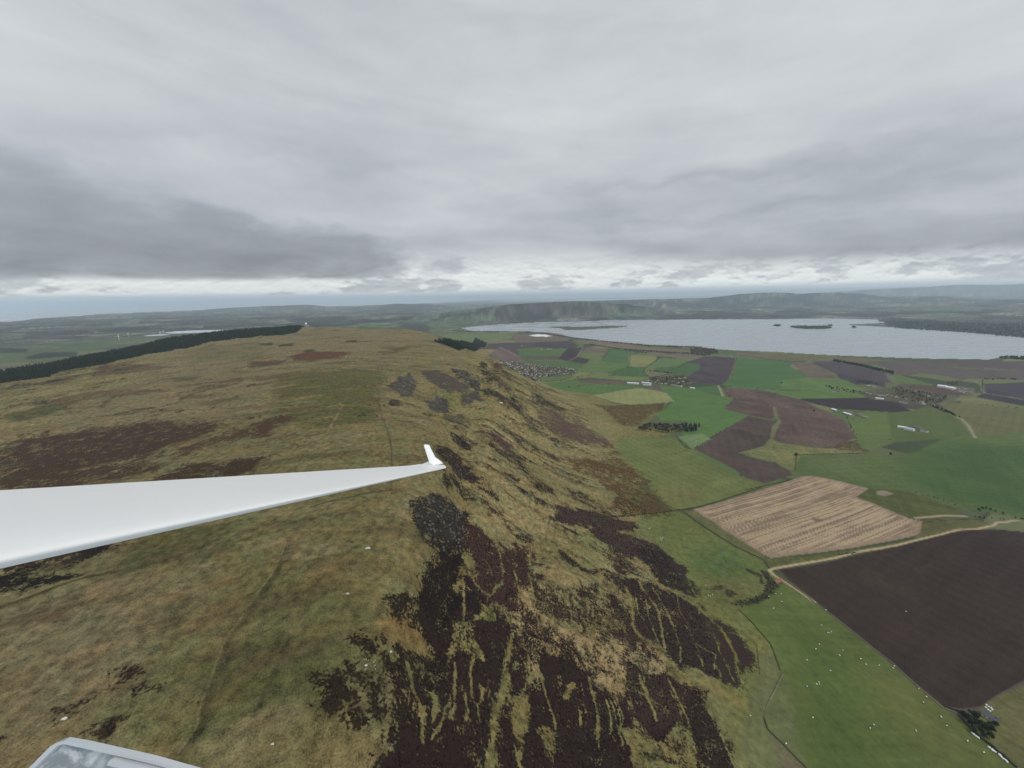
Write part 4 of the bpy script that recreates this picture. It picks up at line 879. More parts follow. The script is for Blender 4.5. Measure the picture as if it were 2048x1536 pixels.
def ground_fn(gg, t, b):
    a1 = gg.n('ShaderNodeAttribute', attribute_name='alb'); a2 = gg.n('ShaderNodeAttribute', attribute_name='alb2')
    mk = gg.n('ShaderNodeAttribute', attribute_name='msk'); sp = gg.n('ShaderNodeSeparateXYZ'); t.links.new(mk.outputs['Vector'], sp.inputs[0])
    HM, RG, FU = sp.outputs
    tcn = gg.n('ShaderNodeTexCoord'); O = tcn.outputs['Object']
    nf = gg.noise(O, 1.1, 5, .65); nm = gg.noise(O, .16, 6, .6); nl = gg.noise(O, .035, 4, .55)
    # grass: clumps of lighter and darker growth
    v = gg.m('ADD', gg.m('MULTIPLY', gg.m('SUBTRACT', nm, .5), gg.m('ADD', .5, gg.m('MULTIPLY', RG, 2.0))), gg.m('MULTIPLY', gg.m('SUBTRACT', nf, .5), gg.m('ADD', .3, gg.m('MULTIPLY', RG, 2.2))))
    v = gg.m('MAXIMUM', gg.m('ADD', 1.0, v), .35)
    sc = gg.n('ShaderNodeVectorMath', operation='SCALE'); t.links.new(a1.outputs['Color'], sc.inputs[0]); t.links.new(v, sc.inputs['Scale'])
    grass = sc.outputs[0]
    # hue drift between straw and moss on rough ground
    hue = gg.mix(gg.ss(nl, .35, .65), (1.08, .97, .88), (.92, 1.03, .98))
    grass = gg.mix(gg.m('MULTIPLY', RG, .8), grass, gg.mix(1.0, grass, hue, 'MULTIPLY'))
    dots = gg.m('MULTIPLY', gg.ss(gg.noise(O, .42, 4, .7), .64, .70), gg.m('MULTIPLY', RG, .55))
    grass = gg.mix(dots, grass, tuple(lin((58, 52, 34))/K))
    # heather: crisp ragged edge
    hn = gg.noise(O, .55, 6, .68); hb = gg.noise(O, .12, 5, .6)
    hk = gg.m('ADD', HM, gg.m('ADD', gg.m('MULTIPLY', gg.m('SUBTRACT', hn, .5), 2.8), gg.m('MULTIPLY', gg.m('SUBTRACT', hb, .5), 1.6)))
    hk = gg.m('MULTIPLY', gg.ss(hk, .40, .66), gg.ss(HM, .02, .15))
    hv = gg.m('ADD', .15, gg.m('ADD', gg.m('MULTIPLY', gg.noise(O, .9, 4, .7), .95), gg.m('MULTIPLY', hb, .85)))
    s2 = gg.n('ShaderNodeVectorMath', operation='SCALE'); t.links.new(a2.outputs['Color'], s2.inputs[0]); t.links.new(hv, s2.inputs['Scale'])
    c_ = gg.mix(hk, grass, s2.outputs[0])
    # furrows of the plough
    wv_ = gg.n('ShaderNodeTexWave', wave_type='BANDS'); rt = gg.n('ShaderNodeVectorRotate', rotation_type='Z_AXIS'); t.links.new(O, rt.inputs['Vector']); rt.inputs['Angle'].default_value = .72
    t.links.new(rt.outputs[0], wv_.inputs['Vector']); wv_.inputs['Scale'].default_value = .09; wv_.inputs['Distortion'].default_value = 4; wv_.inputs['Detail'].default_value = 3
    fv = gg.m('ADD', 1.0, gg.m('MULTIPLY', gg.m('SUBTRACT', wv_.outputs['Fac'], .5), gg.m('MULTIPLY', FU, .26)))
    s3 = gg.n('ShaderNodeVectorMath', operation='SCALE'); t.links.new(c_, s3.inputs[0]); t.links.new(fv, s3.inputs['Scale'])
    t.links.new(s3.outputs[0], b.inputs['Base Color'])
    bp = gg.n('ShaderNodeBump'); bp.inputs['Strength'].default_value = .8; bp.inputs['Distance'].default_value = 1.0
    hh = gg.m('ADD', gg.m('MULTIPLY', nf, gg.m('MULTIPLY', RG, 1.0)), gg.m('MULTIPLY', hk, gg.m('MULTIPLY', hn, 1.6)))
    t.links.new(hh, bp.inputs['Height']); t.links.new(bp.outputs[0], b.inputs['Normal'])


M_ground = material('ground', ground_fn, rough_=.95, spec=.05)


def water_fn(colr, bump, sc_):
    def f(gg, t, b):
        tcn = gg.n('ShaderNodeTexCoord'); O = tcn.outputs['Object']
        mp = gg.n('ShaderNodeMapping'); t.links.new(O, mp.inputs[0]); mp.inputs['Rotation'].default_value = (0, 0, .5); mp.inputs['Scale'].default_value = (1, 2.6, 1)
        big_ = gg.noise(mp.outputs[0], .0035, 6, .62, .6); sm = gg.noise(mp.outputs[0], sc_, 4, .6)
        mx = gg.mix(gg.ss(big_, .3, .72), tuple(lin(colr)*.88), tuple(lin(colr)*1.12)); t.links.new(mx, b.inputs['Base Color'])
        b.inputs['IOR'].default_value = 1.33; t.links.new(gg.m('ADD', .22, gg.m('MULTIPLY', gg.ss(big_, .4, .65), .16)), b.inputs['Roughness'])
        b.inputs['Specular IOR Level'].default_value = .5
        bp = gg.n('ShaderNodeBump'); bp.inputs['Strength'].default_value = bump; bp.inputs['Distance'].default_value = 3.0
        t.links.new(sm, bp.inputs['Height']); t.links.new(bp.outputs[0], b.inputs['Normal'])
    return f


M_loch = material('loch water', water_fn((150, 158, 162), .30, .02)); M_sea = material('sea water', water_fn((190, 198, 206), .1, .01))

# ------------------------------------------------------------------ mesh building
def mesh_np(name, V, Fq, mat, smooth=False):
    me = bpy.data.meshes.new(name); V = np.asarray(V, np.float32); Fq = np.asarray(Fq, np.int32)
    me.vertices.add(len(V)); me.vertices.foreach_set('co', V.ravel()); k = Fq.shape[1]
    me.loops.add(Fq.size); me.loops.foreach_set('vertex_index', Fq.ravel())
    me.polygons.add(len(Fq)); me.polygons.foreach_set('loop_start', np.arange(len(Fq), dtype=np.int32)*k); me.polygons.foreach_set('loop_total', np.full(len(Fq), k, np.int32))
    me.update(calc_edges=True)
    if smooth: me.polygons.foreach_set('use_smooth', np.ones(len(Fq), bool))
    me.materials.append(mat); return me


def put(name, me, parent=None, loc=None, **tags):
    o = bpy.data.objects.new(name, me); COL.objects.link(o)
    if parent: o.parent = parent
    if loc is not None: o.location = loc
    for a, b in tags.items(): o[a] = b
    return o


# the ground in its kinds: faces shared out by what grows there, edges meet exactly
idx = np.arange(NY*NT).reshape(NY, NT)
Q = np.stack([idx[:-1, :-1], idx[:-1, 1:], idx[1:, 1:], idx[1:, :-1]], -1).reshape(-1, 4)
cx_ = (GX[:-1, :-1]+GX[1:, 1:]).ravel()/2; cy_ = (GY[:-1, :-1]+GY[1:, 1:]).ravel()/2
kind = np.zeros(len(Q), int)
nq = near0.reshape(NY, NT)[:-1, :-1].ravel(); rq = RR.reshape(NY, NT)[:-1, :-1].ravel()
kind[(nq > 52) & (rq < 5500)] = 1
kind[(GZ[:-1, :-1].ravel() > 95) & (rq > 5500)] = 2
kind[inside(cx_, cy_, STW)] = 3
kind[inside(cx_, cy_, hits('f', PL)[:, :2])] = 4
V3 = np.stack([x, y, z], -1)
def ground_part(name, sel):
    q = Q[sel]; used, inv = np.unique(q.ravel(), return_inverse=True)
    me = mesh_np(name, V3[used], inv.reshape(-1, 4), M_ground, True)
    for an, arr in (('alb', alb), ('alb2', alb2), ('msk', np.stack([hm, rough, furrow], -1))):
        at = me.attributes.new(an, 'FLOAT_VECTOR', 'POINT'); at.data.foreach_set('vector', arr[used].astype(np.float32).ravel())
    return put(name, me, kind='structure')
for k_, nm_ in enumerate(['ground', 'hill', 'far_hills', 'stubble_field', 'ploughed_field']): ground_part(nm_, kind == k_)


def poly_sheet(name, P_, zc, mat, **tags):
    import bmesh
    bm = bmesh.new(); vs = [bm.verts.new((a, b, zc)) for a, b in P_]; f = bm.faces.new(vs); bmesh.ops.triangulate(bm, faces=[f])
    bmesh.ops.recalc_face_normals(bm, faces=bm.faces)
    if sum(f.normal.z for f in bm.faces) < 0: bmesh.ops.reverse_faces(bm, faces=bm.faces)
    me = bpy.data.meshes.new(name); bm.to_mesh(me); bm.free(); me.materials.append(mat); return put(name, me, **tags)
poly_sheet('loch', [(-3000, 2000), (9500, 1200), (9500, 9000), (-3000, 9000)], 0.0, M_loch, kind='structure')
poly_sheet('sea', [(-130000, 9500), (60000, 9500), (60000, 75500), (-130000, 75500)], 0.0, M_sea, kind='structure')
for nm_, P_ in (('reservoir', RESV_W), ('reservoir', RESV2_W)):
    c_ = P_.mean(0); poly_sheet(nm_, c_+(P_-c_)*1.06, RES_Z, M_sea, kind='structure')
hb_ = bpy.data.meshes.new('haze')
hx, hy0, hy1, hz0, hz1 = 190000, -3000, 78000, -12, 720
vv = [(a, b, c) for a in (-hx, hx) for b in (hy0, hy1) for c in (hz0, hz1)]
hb_.from_pydata(vv, [], [(0, 1, 3, 2), (4, 6, 7, 5), (0, 4, 5, 1), (2, 3, 7, 6), (0, 2, 6, 4), (1, 5, 7, 3)])
mh = bpy.data.materials.new('haze'); mh.use_nodes = True; th = mh.node_tree; th.nodes.clear()
pv = th.nodes.new('ShaderNodeVolumePrincipled'); pv.inputs['Density'].default_value = 3.6e-5; pv.inputs['Color'].default_value = (.74, .88, 1.0, 1); pv.inputs['Anisotropy'].default_value = .1
oo = th.nodes.new('ShaderNodeOutputMaterial'); th.links.new(pv.outputs[0], oo.inputs['Volume']); hb_.materials.append(mh)
put('haze', hb_, kind='stuff', label='thin blue haze lying over the distant lowlands', category='haze')
#OBJECTS
# ------------------------------------------------------------------ things
WS = None
def solid(name, V, Fs, mat, smooth=False):
    me = bpy.data.meshes.new(name); me.from_pydata([tuple(map(float, v)) for v in V], [], Fs); me.materials.append(mat); me.update()
    if smooth:
        for p_ in me.polygons: p_.use_smooth = True
    return me


class MB:
    def __init__(s): s.V = []; s.F = []
    def add(s, V, Fs): b = len(s.V); s.V += [tuple(map(float, v)) for v in V]; s.F += [tuple(i+b for i in f) for f in Fs]
    def box(s, x0, x1, y0, y1, z0, z1):
        s.add([(a, b, c) for a in (x0, x1) for b in (y0, y1) for c in (z0, z1)], [(0, 1, 3, 2), (4, 6, 7, 5), (0, 4, 5, 1), (2, 3, 7, 6), (0, 2, 6, 4), (1, 5, 7, 3)])
    def tube(s, pts, rs, n=7):
        pts = [Vector(p_) for p_ in pts]; V = []; Fs = []
        for i, p_ in enumerate(pts):
            d = (pts[min(i+1, len(pts)-1)]-pts[max(i-1, 0)]).normalized(); a = d.orthogonal().normalized(); b = d.cross(a)
            for j in range(n): t_ = 2*math.pi*j/n; V.append(p_+(a*math.cos(t_)+b*math.sin(t_))*rs[i])
        for i in range(len(pts)-1):
            for j in range(n): Fs.append((i*n+j, i*n+(j+1) % n, (i+1)*n+(j+1) % n, (i+1)*n+j))
        Fs.append(tuple(range(n))[::-1]); Fs.append(tuple((len(pts)-1)*n+j for j in range(n))); s.add(V, Fs)
    def leaves(s, P_, sz, seed=None):
        """small ragged leaf clumps at the given points"""
        for p_ in P_:
            d = rng.normal(size=3); d /= np.linalg.norm(d); a = np.cross(d, rng.normal(size=3)); a /= np.linalg.norm(a)+1e-9; b = np.cross(d, a); q = sz*rng.uniform(.6, 1.4)
            s.add([p_+a*q, p_+b*q*.8, p_-a*q*.7+d*q*.25, p_-b*q*.9], [(0, 1, 2, 3)])
    def mesh(s, name, mat, smooth=False): return solid(name, s.V, s.F, mat, smooth)


def col_mat(n_, c_, **k): return material(n_, None, c_, **k)
M_conif = col_mat('conifer foliage', (34, 45, 36), var=.3, scale=.3, rough_=.9, spec=.05); M_decid = col_mat('bare branches', (84, 76, 66), var=.3, scale=.4, rough_=.9, spec=.05)
M_bush = col_mat('evergreen foliage', (48, 58, 38), var=.3, scale=.5, rough_=.9, spec=.05); M_gorse = col_mat('gorse', (122, 98, 40), var=.5, scale=.35, rough_=.9, spec=.05)
M_gorse2 = col_mat('gorse stems', (64, 56, 34), var=.4, scale=.35, rough_=.9, spec=.05)
M_bark = col_mat('bark', (70, 60, 50), spec=.05); M_white = col_mat('white render', (214, 212, 204), var=.05); M_stone = col_mat('stone wall', (150, 142, 128), var=.15); M_slate = col_mat('slate', (96, 98, 104), var=.12)
M_tile = col_mat('red tile', (126, 92, 80), var=.12); M_shed = col_mat('sheet metal', (214, 218, 220), var=.05, rough_=.5); M_bshed = col_mat('blue grey sheet', (168, 184, 192), var=.05, rough_=.5)
M_glass = col_mat('window glass', (40, 46, 52), var=0, rough_=.1); M_wool = col_mat('wool', (232, 228, 214), var=.06); M_face = col_mat('sheep face', (70, 62, 54)); M_rust = col_mat('rusty sheet', (140, 98, 78), var=.2)
M_rock = col_mat('pale rock', (186, 182, 172), var=.25, scale=1.5); M_dyke = col_mat('old dyke', (84, 80, 58), var=.4, scale=.6); M_hedge = col_mat('hedge leaves', (56, 60, 40), var=.4, scale=.6); M_fence = col_mat('fence wood', (128, 120, 98), var=.2, scale=2)
M_bale = col_mat('white wrap', (226, 228, 226), var=.03, rough_=.4); M_tower = col_mat('turbine white', (226, 228, 230), var=0)


# --- trees
def conifer_meshes(seed, h=14.):
    m_ = MB(); r0 = h*.2
    for k_ in range(7):
        f_ = k_/7.; zz_ = h*(.12+.8*f_); r_ = r0*(1-f_)**.8*rng.uniform(.85, 1.15)+.15; n_ = 8
        V = [(math.cos(t_)*r_*rng.uniform(.75, 1.2), math.sin(t_)*r_*rng.uniform(.75, 1.2), zz_+rng.uniform(-.35, .2)*h*.05) for t_ in np.linspace(0, 2*math.pi, n_, endpoint=False)]
        m_.add(V+[(rng.normal(0, .1), rng.normal(0, .1), zz_+h*.2*(1.1-f_*.5))], [(j, (j+1) % n_, n_) for j in range(n_)])
    t_ = MB(); t_.tube([(0, 0, -.6), (0, 0, h*.5)], [h*.022, h*.012], 6)
    return m_, t_
def broad_meshes(seed, h=11., dense=160, lift=.28):
    m_ = MB(); t_ = MB(); t_.tube([(0, 0, -.6), (0, 0, h*.25), (h*.02, 0, h*.5)], [h*.03, h*.024, h*.014], 6)
    lobes = []
    for k_ in range(7):
        a_ = rng.uniform(0, 6.28); q_ = rng.uniform(.1, .3)*h; c_ = np.array([math.cos(a_)*q_, math.sin(a_)*q_, h*rng.uniform(lift+.17, .82)]); lobes.append((c_, h*rng.uniform(.13, .22)))
        t_.tube([(0, 0, h*rng.uniform(.22, .42)), tuple(c_*[.5, .5, .85]), tuple(c_)], [h*.014, h*.009, h*.004], 4)
    pts = []
    for i_ in range(dense):
        c_, r_ = lobes[i_ % 7]; d = rng.normal(size=3); d /= np.linalg.norm(d); pts.append(c_+d*r_*rng.uniform(.45, 1.1))
    m_.leaves(pts, h*.085)
    return m_, t_
TREES = {}
for i_ in range(3):
    a_, b_ = conifer_meshes(i_); TREES['conif', i_] = (a_.mesh('crown', M_conif), b_.mesh('trunk', M_bark))
    a_, b_ = broad_meshes(i_); TREES['bare', i_] = (a_.mesh('crown', M_decid), b_.mesh('trunk', M_bark))
    a_, b_ = broad_meshes(i_, 10, 260, .08); TREES['ever', i_] = (a_.mesh('crown', M_bush), b_.mesh('trunk', M_bark))
TN_ = {'conif': 'conifer_tree', 'bare': 'leafless_tree', 'ever': 'evergreen_tree'}
def tree(kind_, P_, s_, label, group):
    o = bpy.data.objects.new(TN_[kind_], None); COL.objects.link(o); o.location = (P_[0], P_[1], float(gz(P_[0], P_[1])[0])); o.rotation_euler = (0, 0, rng.uniform(0, 6.28)); o.scale = (s_*rng.uniform(.9, 1.2), s_*rng.uniform(.9, 1.2), s_*rng.uniform(.85, 1.15))
    a_, b_ = TREES[kind_, int(rng.integers(3))]; put('crown', a_, o); put('trunk', b_, o); o['label'] = label; o['category'] = 'tree'; o['group'] = group
    return o


def wood_mass(name, P2, kind_, label, hmin=8, hmax=14, cat='woodland'):
    """many trees that read as one mass: one object"""
    P2 = np.asarray(P2); zz_ = gz(P2[:, 0], P2[:, 1]); V = []; Fs = []; b = 0
    far_ = np.hypot(P2[:, 0], P2[:, 1])
    for (px_, py_), z_ in zip(P2, zz_):
        h_ = rng.uniform(hmin, hmax)
        if kind_ == 'conif': rs = [(.0, .26), (.35, .2), (.7, .1)]; n_ = 5
        else: rs = [(.12, .22), (.45, .36), (.8, .22)]; n_ = 6
        ring = []
        for f_, r_ in rs:
            for j in range(n_):
                t_ = 6.283*j/n_+f_*3; q_ = r_*h_*rng.uniform(.7, 1.25); V.append((px_+math.cos(t_)*q_, py_+math.sin(t_)*q_, z_+h_*f_*rng.uniform(.93, 1.07)))
        V.append((px_+rng.normal(0, .3), py_, z_+h_*rng.uniform(.95, 1.05)))
        for k_ in range(len(rs)-1):
            for j in range(n_):
                a0, a1, b0, b1 = b+k_*n_+j, b+k_*n_+(j+1) % n_, b+(k_+1)*n_+j, b+(k_+1)*n_+(j+1) % n_
                Fs.append((a0, a1, b1)); Fs.append((a0, b1, b0))
        k_ = len(rs)-1
        for j in range(n_): Fs.append((b+k_*n_+j, b+k_*n_+(j+1) % n_, b+len(rs)*n_))
        b = len(V)
    me = mesh_np(name, V, Fs, {'conif': M_conif, 'bare': M_decid, 'ever': M_bush}[kind_])
    return put(name, me, kind='stuff', label=label, category=cat)
def fill(W_, dens):
    W_ = np.asarray(W_)[:, :2]; x0, y0 = W_.min(0); x1, y1 = W_.max(0); n_ = int((x1-x0)*(y1-y0)*dens); P_ = np.stack([rng.uniform(x0, x1, n_), rng.uniform(y0, y1, n_)], -1); return P_[inside(P_[:, 0], P_[:, 1], W_)]
def along(W_, step, wid):
    W_ = np.asarray(W_)[:, :2]; out_ = []
    for a_, b_ in zip(W_[:-1], W_[1:]):
        n_ = max(int(np.hypot(*(b_-a_))/step), 1); t_ = rng.uniform(0, 1, n_)[:, None]; out_.append(a_+(b_-a_)*t_+rng.normal(0, wid, (n_, 2)))
    return np.vstack(out_)


P_ = fill(PLANT_W, .0105); 
wood_mass('conifer_plantation', P_, 'conif', 'dark conifer plantation along the far left edge of the moor', 11, 17)
edge_ = along(PLW, 5, 5); wood_mass('plantation_edge', edge_, 'conif', 'ragged front row of the dark conifer plantation beside the moor', 7, 13)
wood_mass('conifer_block', fill(hits('c3', [(20, 474), (280, 458), (370, 500), (330, 530), (150, 560), (-60, 480)]), .006), 'conif', 'small dark conifer wood just behind the end of the hill', 12, 18)
wood_mass('shore_trees', np.vstack([along(hits('c3', [(100, 400), (230, 406), (660, 408), (830, 424), (1040, 458)]), 7, 12), along(hits('c3', [(1040, 458), (1300, 486)]), 10, 8)]), 'ever', 'dark belt of trees along the near shore by the narrow end of the loch', 8, 14)
wood_mass('shore_woodland', np.vstack([along(hits('c3', [(1300, 488), (1650, 520), (2048, 534)]), 4, 14), along(hits('c4', [(540, 540), (700, 556)]), 4, 14), fill(hits('c4', [(510, 548), (700, 545), (740, 575), (640, 600), (520, 585)]), .005)]), 'bare', 'long leafless woodland on the near shore of the loch', 9, 15)
wood_mass('tree_belt', np.vstack([along(hits('c4', [(0, 548), (380, 578), (500, 578)]), 4, 9), along(hits('c3', [(1180, 508), (1500, 560), (1620, 575)]), 6, 6)]), 'bare', 'narrow belt of leafless trees below the pinkish strip field', 8, 12)
wood_mass('windbreak', np.vstack([along(hits('c5', [(460, 678), (590, 705)]), 2.5, 7), along(hits('c5', [(600, 705), (780, 745), (950, 785)]), 2, 8)]), 'conif', 'straight dark windbreak of conifers between brown fields', 12, 17)
wood_mass('lochside_wood', fill(hits('c5', [(1830, 648), (1900, 640), (2048, 643), (2300, 648), (2300, 676), (2048, 670), (1870, 660)]), .006), 'conif', 'dark wood on the near shore at the right edge of the photo', 12, 18)
wood_mass('farther_shore_wood', np.vstack([along(hits('c5', [(980, 400), (1330, 423), (1650, 442), (2048, 482)]), 5, 25), fill(hits('c5', [(900, 350), (1250, 352), (2048, 380), (2048, 470), (1330, 410), (1000, 395)]), .0006)]), 'ever', 'dark wood along the far right shore of the loch', 14, 22)
wood_mass('island_trees', fill(ISLES_W[1], .006), 'ever', 'trees covering the small wooded island in the loch', 12, 20)
wood_mass('islet_trees', np.vstack([fill(ISLES_W[k_], .008) for k_ in (2, 3, 4)]), 'ever', 'trees on the tiny islets beside the wooded island', 10, 16)
wood_mass('island_shrubs', fill(ISLES_W[0], .0010), 'ever', 'low scrub on the long flat green island in the loch', 3, 7)
wood_mass('hedgerow_trees', np.vstack([along(hits('c4', [(1580, 835), (1650, 862), (1800, 888)]), 7, 6), along(hits('c5', [(390, 890), (520, 915), (650, 940)]), 8, 5), along(hits('c5', [(1270, 1055), (1400, 1105), (1490, 1155)]), 5, 4)]), 'ever', 'ragged hedge trees leading to the houses on the right', 5, 9)
wood_mass('brown_scrub', np.vstack([fill(hits('c5', [(640, 850), (720, 845), (830, 875), (800, 885), (660, 868)]), .008), fill(hits('c5', [(1400, 855), (1480, 860), (1490, 890), (1420, 885)]), .006), along(hits('c5', [(1730, 838), (1850, 832), (2048, 838)]), 8, 8)]), 'bare', 'brown leafless scrub around the farm sheds on the right', 6, 10)
wood_mass('village_trees', np.vstack([fill(hits('c3', VILL), .0016), along(hits('c3', [(640, 740), (780, 760), (950, 745)]), 9, 8)]), 'ever', 'dark trees standing between the houses of the village', 4, 7)
wood_mass('hamlet_trees', np.vstack([fill(hits('c4', [(190, 765), (320, 770), (460, 750), (520, 800), (430, 835), (220, 812)]), .003), along(hits('c4', [(190, 720), (260, 722), (380, 740)]), 7, 4)]), 'bare', 'leafless trees between the buildings of the hamlet in the green fields', 6, 11)
wood_mass('roadside_trees', fill(hits('c5', [(900, 905), (1100, 905), (1280, 945), (1420, 990), (1290, 1050), (1100, 1030), (960, 960)]), .0022), 'bare', 'leafless trees between the houses of the right hand village', 6, 11)
wood_mass('field_hedge', np.vstack([along(hits('c4', [(1350, 1380), (1600, 1375), (1900, 1364)]), 7, 1.2), along(hits('c3', [(820, 802), (1060, 768), (1230, 740)]), 9, 1.5), along(hits('c4', [(1300, 868), (1450, 870)]), 4, 2), along(hits('c5', [(900, 1340), (940, 1345)]), 3, 2)]), 'ever', 'low dark hedges along the field edges below the hill', 1.6, 3.2, 'hedge')
wood_mass('hedge_lines', np.vstack([along(hits(c_, P_), 8, 1.5) for c_, P_ in (('c3', [(1500, 590), (1490, 680), (1470, 700)]), ('c3', [(1340, 548), (1270, 640)]), ('c3', [(1620, 690), (1600, 720), (1640, 760)]), ('c3', [(1740, 612), (1610, 700)]), ('c3', [(1960, 640), (1880, 690), (1700, 715)]),
    ('c3', [(1010, 545), (950, 600)]), ('c3', [(640, 600), (940, 605)]), ('c3', [(600, 425), (560, 462)]), ('c3', [(650, 625), (1150, 662)]), ('c4', [(760, 835), (1050, 862), (1300, 925)]), ('c4', [(880, 612), (840, 760)]), ('c4', [(890, 590), (1250, 640), (1560, 645)]), ('c4', [(540, 1330), (760, 1190)]),
    ('c5', [(560, 1150), (640, 1330)]), ('c5', [(250, 1030), (480, 1085)]), ('c5', [(0, 690), (300, 690), (360, 680)]), ('c5', [(700, 650), (1100, 660), (1500, 680)]), ('c5', [(960, 780), (1300, 885)]), ('c5', [(1290, 1015), (1700, 1048), (2048, 1078)]), ('c5', [(1700, 840), (1700, 940), (2048, 1005)]),
    ('c7', [(1240, 275), (1500, 345), (1640, 400)]), ('c7', [(1650, 455), (1850, 470), (2048, 470)]))]), 'ever', 'thin dark hedges between the patchwork fields of the valley', 1.8, 4.0, 'hedge')
# gorse and scrub
gp = np.vstack([fill(hits(c_, P_), .02 if c_ == 'd7' else .008) for c_, P_ in GORSE_P]); nn = fbm(gp[:, 0]/16, gp[:, 1]/16, 111, 3); gp = gp[nn > -.03]
def scrub(name, gp, mat_, s0, s1, label, cat):
    m_ = []; f_ = []; b = 0; zz_ = gz(gp[:, 0], gp[:, 1])
    for (a_, c_), z_ in zip(gp, zz_):
        r_ = rng.uniform(s0, s1); n_ = 6
        for k_, (hh, rr) in enumerate(((-.1, 1.), (.55, .8))):
            for j in range(n_):
                t_ = 6.283*j/n_+k_*.5; q_ = r_*rr*rng.uniform(.7, 1.3); m_.append((a_+math.cos(t_)*q_, c_+math.sin(t_)*q_, z_+hh*r_*rng.uniform(.8, 1.2)))
        m_.append((a_, c_, z_+.95*r_))
        for j in range(n_):
            j1 = (j+1) % n_; f_ += [(b+j, b+j1, b+n_+j1), (b+j, b+n_+j1, b+n_+j), (b+n_+j, b+n_+j1, b+2*n_)]
        b = len(m_)
    return put(name, mesh_np(name, m_, f_, mat_), kind='stuff', label=label, category=cat)
h_ = rng.uniform(size=len(gp)) < .5
scrub('gorse', gp[h_], M_gorse, .7, 1.7, 'yellowish gorse bushes covering the foot of the hill', 'gorse'); scrub('scrub', gp[~h_], M_gorse2, .7, 1.6, 'dark brown scrub growing among the gorse at the foot of the hill', 'scrub')
bp_ = np.vstack([along(hits('c6', [(1200, 1050), (1235, 1110), (1228, 1170), (1130, 1230), (980, 1260)]), 1.2, 3), along(hits('c6', [(0, 655), (340, 642), (560, 618)]), 2, 1), along(hits('c6', [(1060, 480), (1190, 448)]), 2, .8), along(hits('c7', [(780, 715), (900, 700)]), 1.6, 1)])
scrub('burnside_bushes', bp_, M_bush, .6, 1.6, 'dark bushes along the small gully beside the track bend', 'bushes')
def pick(arr, X_, Y_):
    fi = np.clip(np.interp(Y_, ys, np.arange(NY)), 0, NY-1).round().astype(int); ft = np.clip(np.interp(X_/np.maximum(Y_, 1), ts, np.arange(NT)), 0, NT-1).round().astype(int); return arr.reshape(NY, NT)[fi, ft]
M_heath = col_mat('heather tufts', (46, 36, 34), var=.5, scale=.25, rough_=.95, spec=.03); M_tuft = col_mat('grass tussocks', (100, 94, 62), var=.5, scale=.2, rough_=.95, spec=.03); M_crag = col_mat('crag rock', (78, 76, 72), var=.7, scale=.3, spec=.05)
tp = np.stack([rng.uniform(-260, 420, 70000), rng.uniform(110, 720, 70000)], -1); tp = tp[(np.abs(tp[:, 0]/tp[:, 1]) < 1.7)]
th_ = pick(hm, tp[:, 0], tp[:, 1]); tn_ = pick(near0, tp[:, 0], tp[:, 1]); tr_ = rng.uniform(size=len(tp))
scrub('heather', tp[(th_ > .52) & (tn_ > 52)][:22000], M_heath, .35, .95, 'dark heather covering the near slope of the hill', 'heather')
scrub('tussocks', tp[(th_ < .3) & (tn_ > 60) & (tr_ < .55)][:16000], M_tuft, .2, .45, 'pale grass tussocks scattered over the near moor and slope', 'grass tussocks')
cr_ = np.vstack([fill(hits(c_, P_), d_) for c_, P_, d_ in (('d5', [(780, 460), (850, 385), (920, 365), (965, 420), (940, 525), (860, 520)], .02), ('d5', [(1200, 330), (1300, 350), (1400, 430), (1390, 490), (1320, 450), (1250, 390)], .012), ('d5', [(1040, 560), (1100, 515), (1170, 540), (1185, 600), (1130, 635), (1060, 610)], .02),
    ('d5', [(1270, 510), (1380, 485), (1410, 540), (1330, 575), (1265, 560)], .02), ('d5', [(990, 350), (1100, 340), (1250, 400), (1350, 470), (1300, 490), (1180, 500), (1090, 440)], .006), ('d7', [(100, 400), (200, 330), (320, 335), (440, 420), (462, 480), (445, 640), (300, 700), (190, 600), (130, 480)], .05), ('c2', [(1380, 490), (1440, 495), (1560, 600), (1500, 600)], .02))])
scrub('crag_rocks', cr_, M_crag, .5, 1.9, 'broken grey rocks of the crags along the brow of the hill', 'rocks')
# --- woods whose trees can be told apart
for k_ in range(80):
    u_, v_ = rng.uniform(110, 600), rng.uniform(0, 1); top_ = 1150+40*math.sin((u_-100)/170); P_ = hit(*px('c4', [(u_, 1150+v_*55*(.6+.4*math.sin((u_-90)/520*3.14)))])[0])
    dk_ = u_ > 455
    tree('conif' if dk_ else 'bare', P_, rng.uniform(1.0, 1.4), 'dark conifer at the right end of the small copse in the green field' if dk_ else 'leafless brown tree in the small copse below the gorse slope', 'conifers of the copse' if dk_ else 'leafless trees of the copse')
for u_, v_, s_ in [(1620, 1170, .9), (1650, 1200, 1.0), (1690, 1185, .9), (1725, 1195, .8), (1690, 1240, 1.1), (1740, 1260, 1.1), (1790, 1270, 1.1), (1825, 1290, 1.0), (1760, 1310, 1.1), (1810, 1330, .9), (1700, 1290, .8), (1840, 1240, .9)]:
    tree('ever', hit(*px('c8', [(u_, v_)])[0]), s_*.8, 'dark evergreen tree beside the white cottage at the corner of the ploughed field', 'trees round the white cottage')
for u_, v_ in [(1740, 415), (1760, 405), (1790, 400), (1815, 410), (1850, 420), (1900, 440)]:
    tree('ever', hit(*px('c7', [(u_, v_)])[0]), rng.uniform(.45, .6), 'small dark bushy tree beside the pale pond near the right edge', 'trees by the pond')
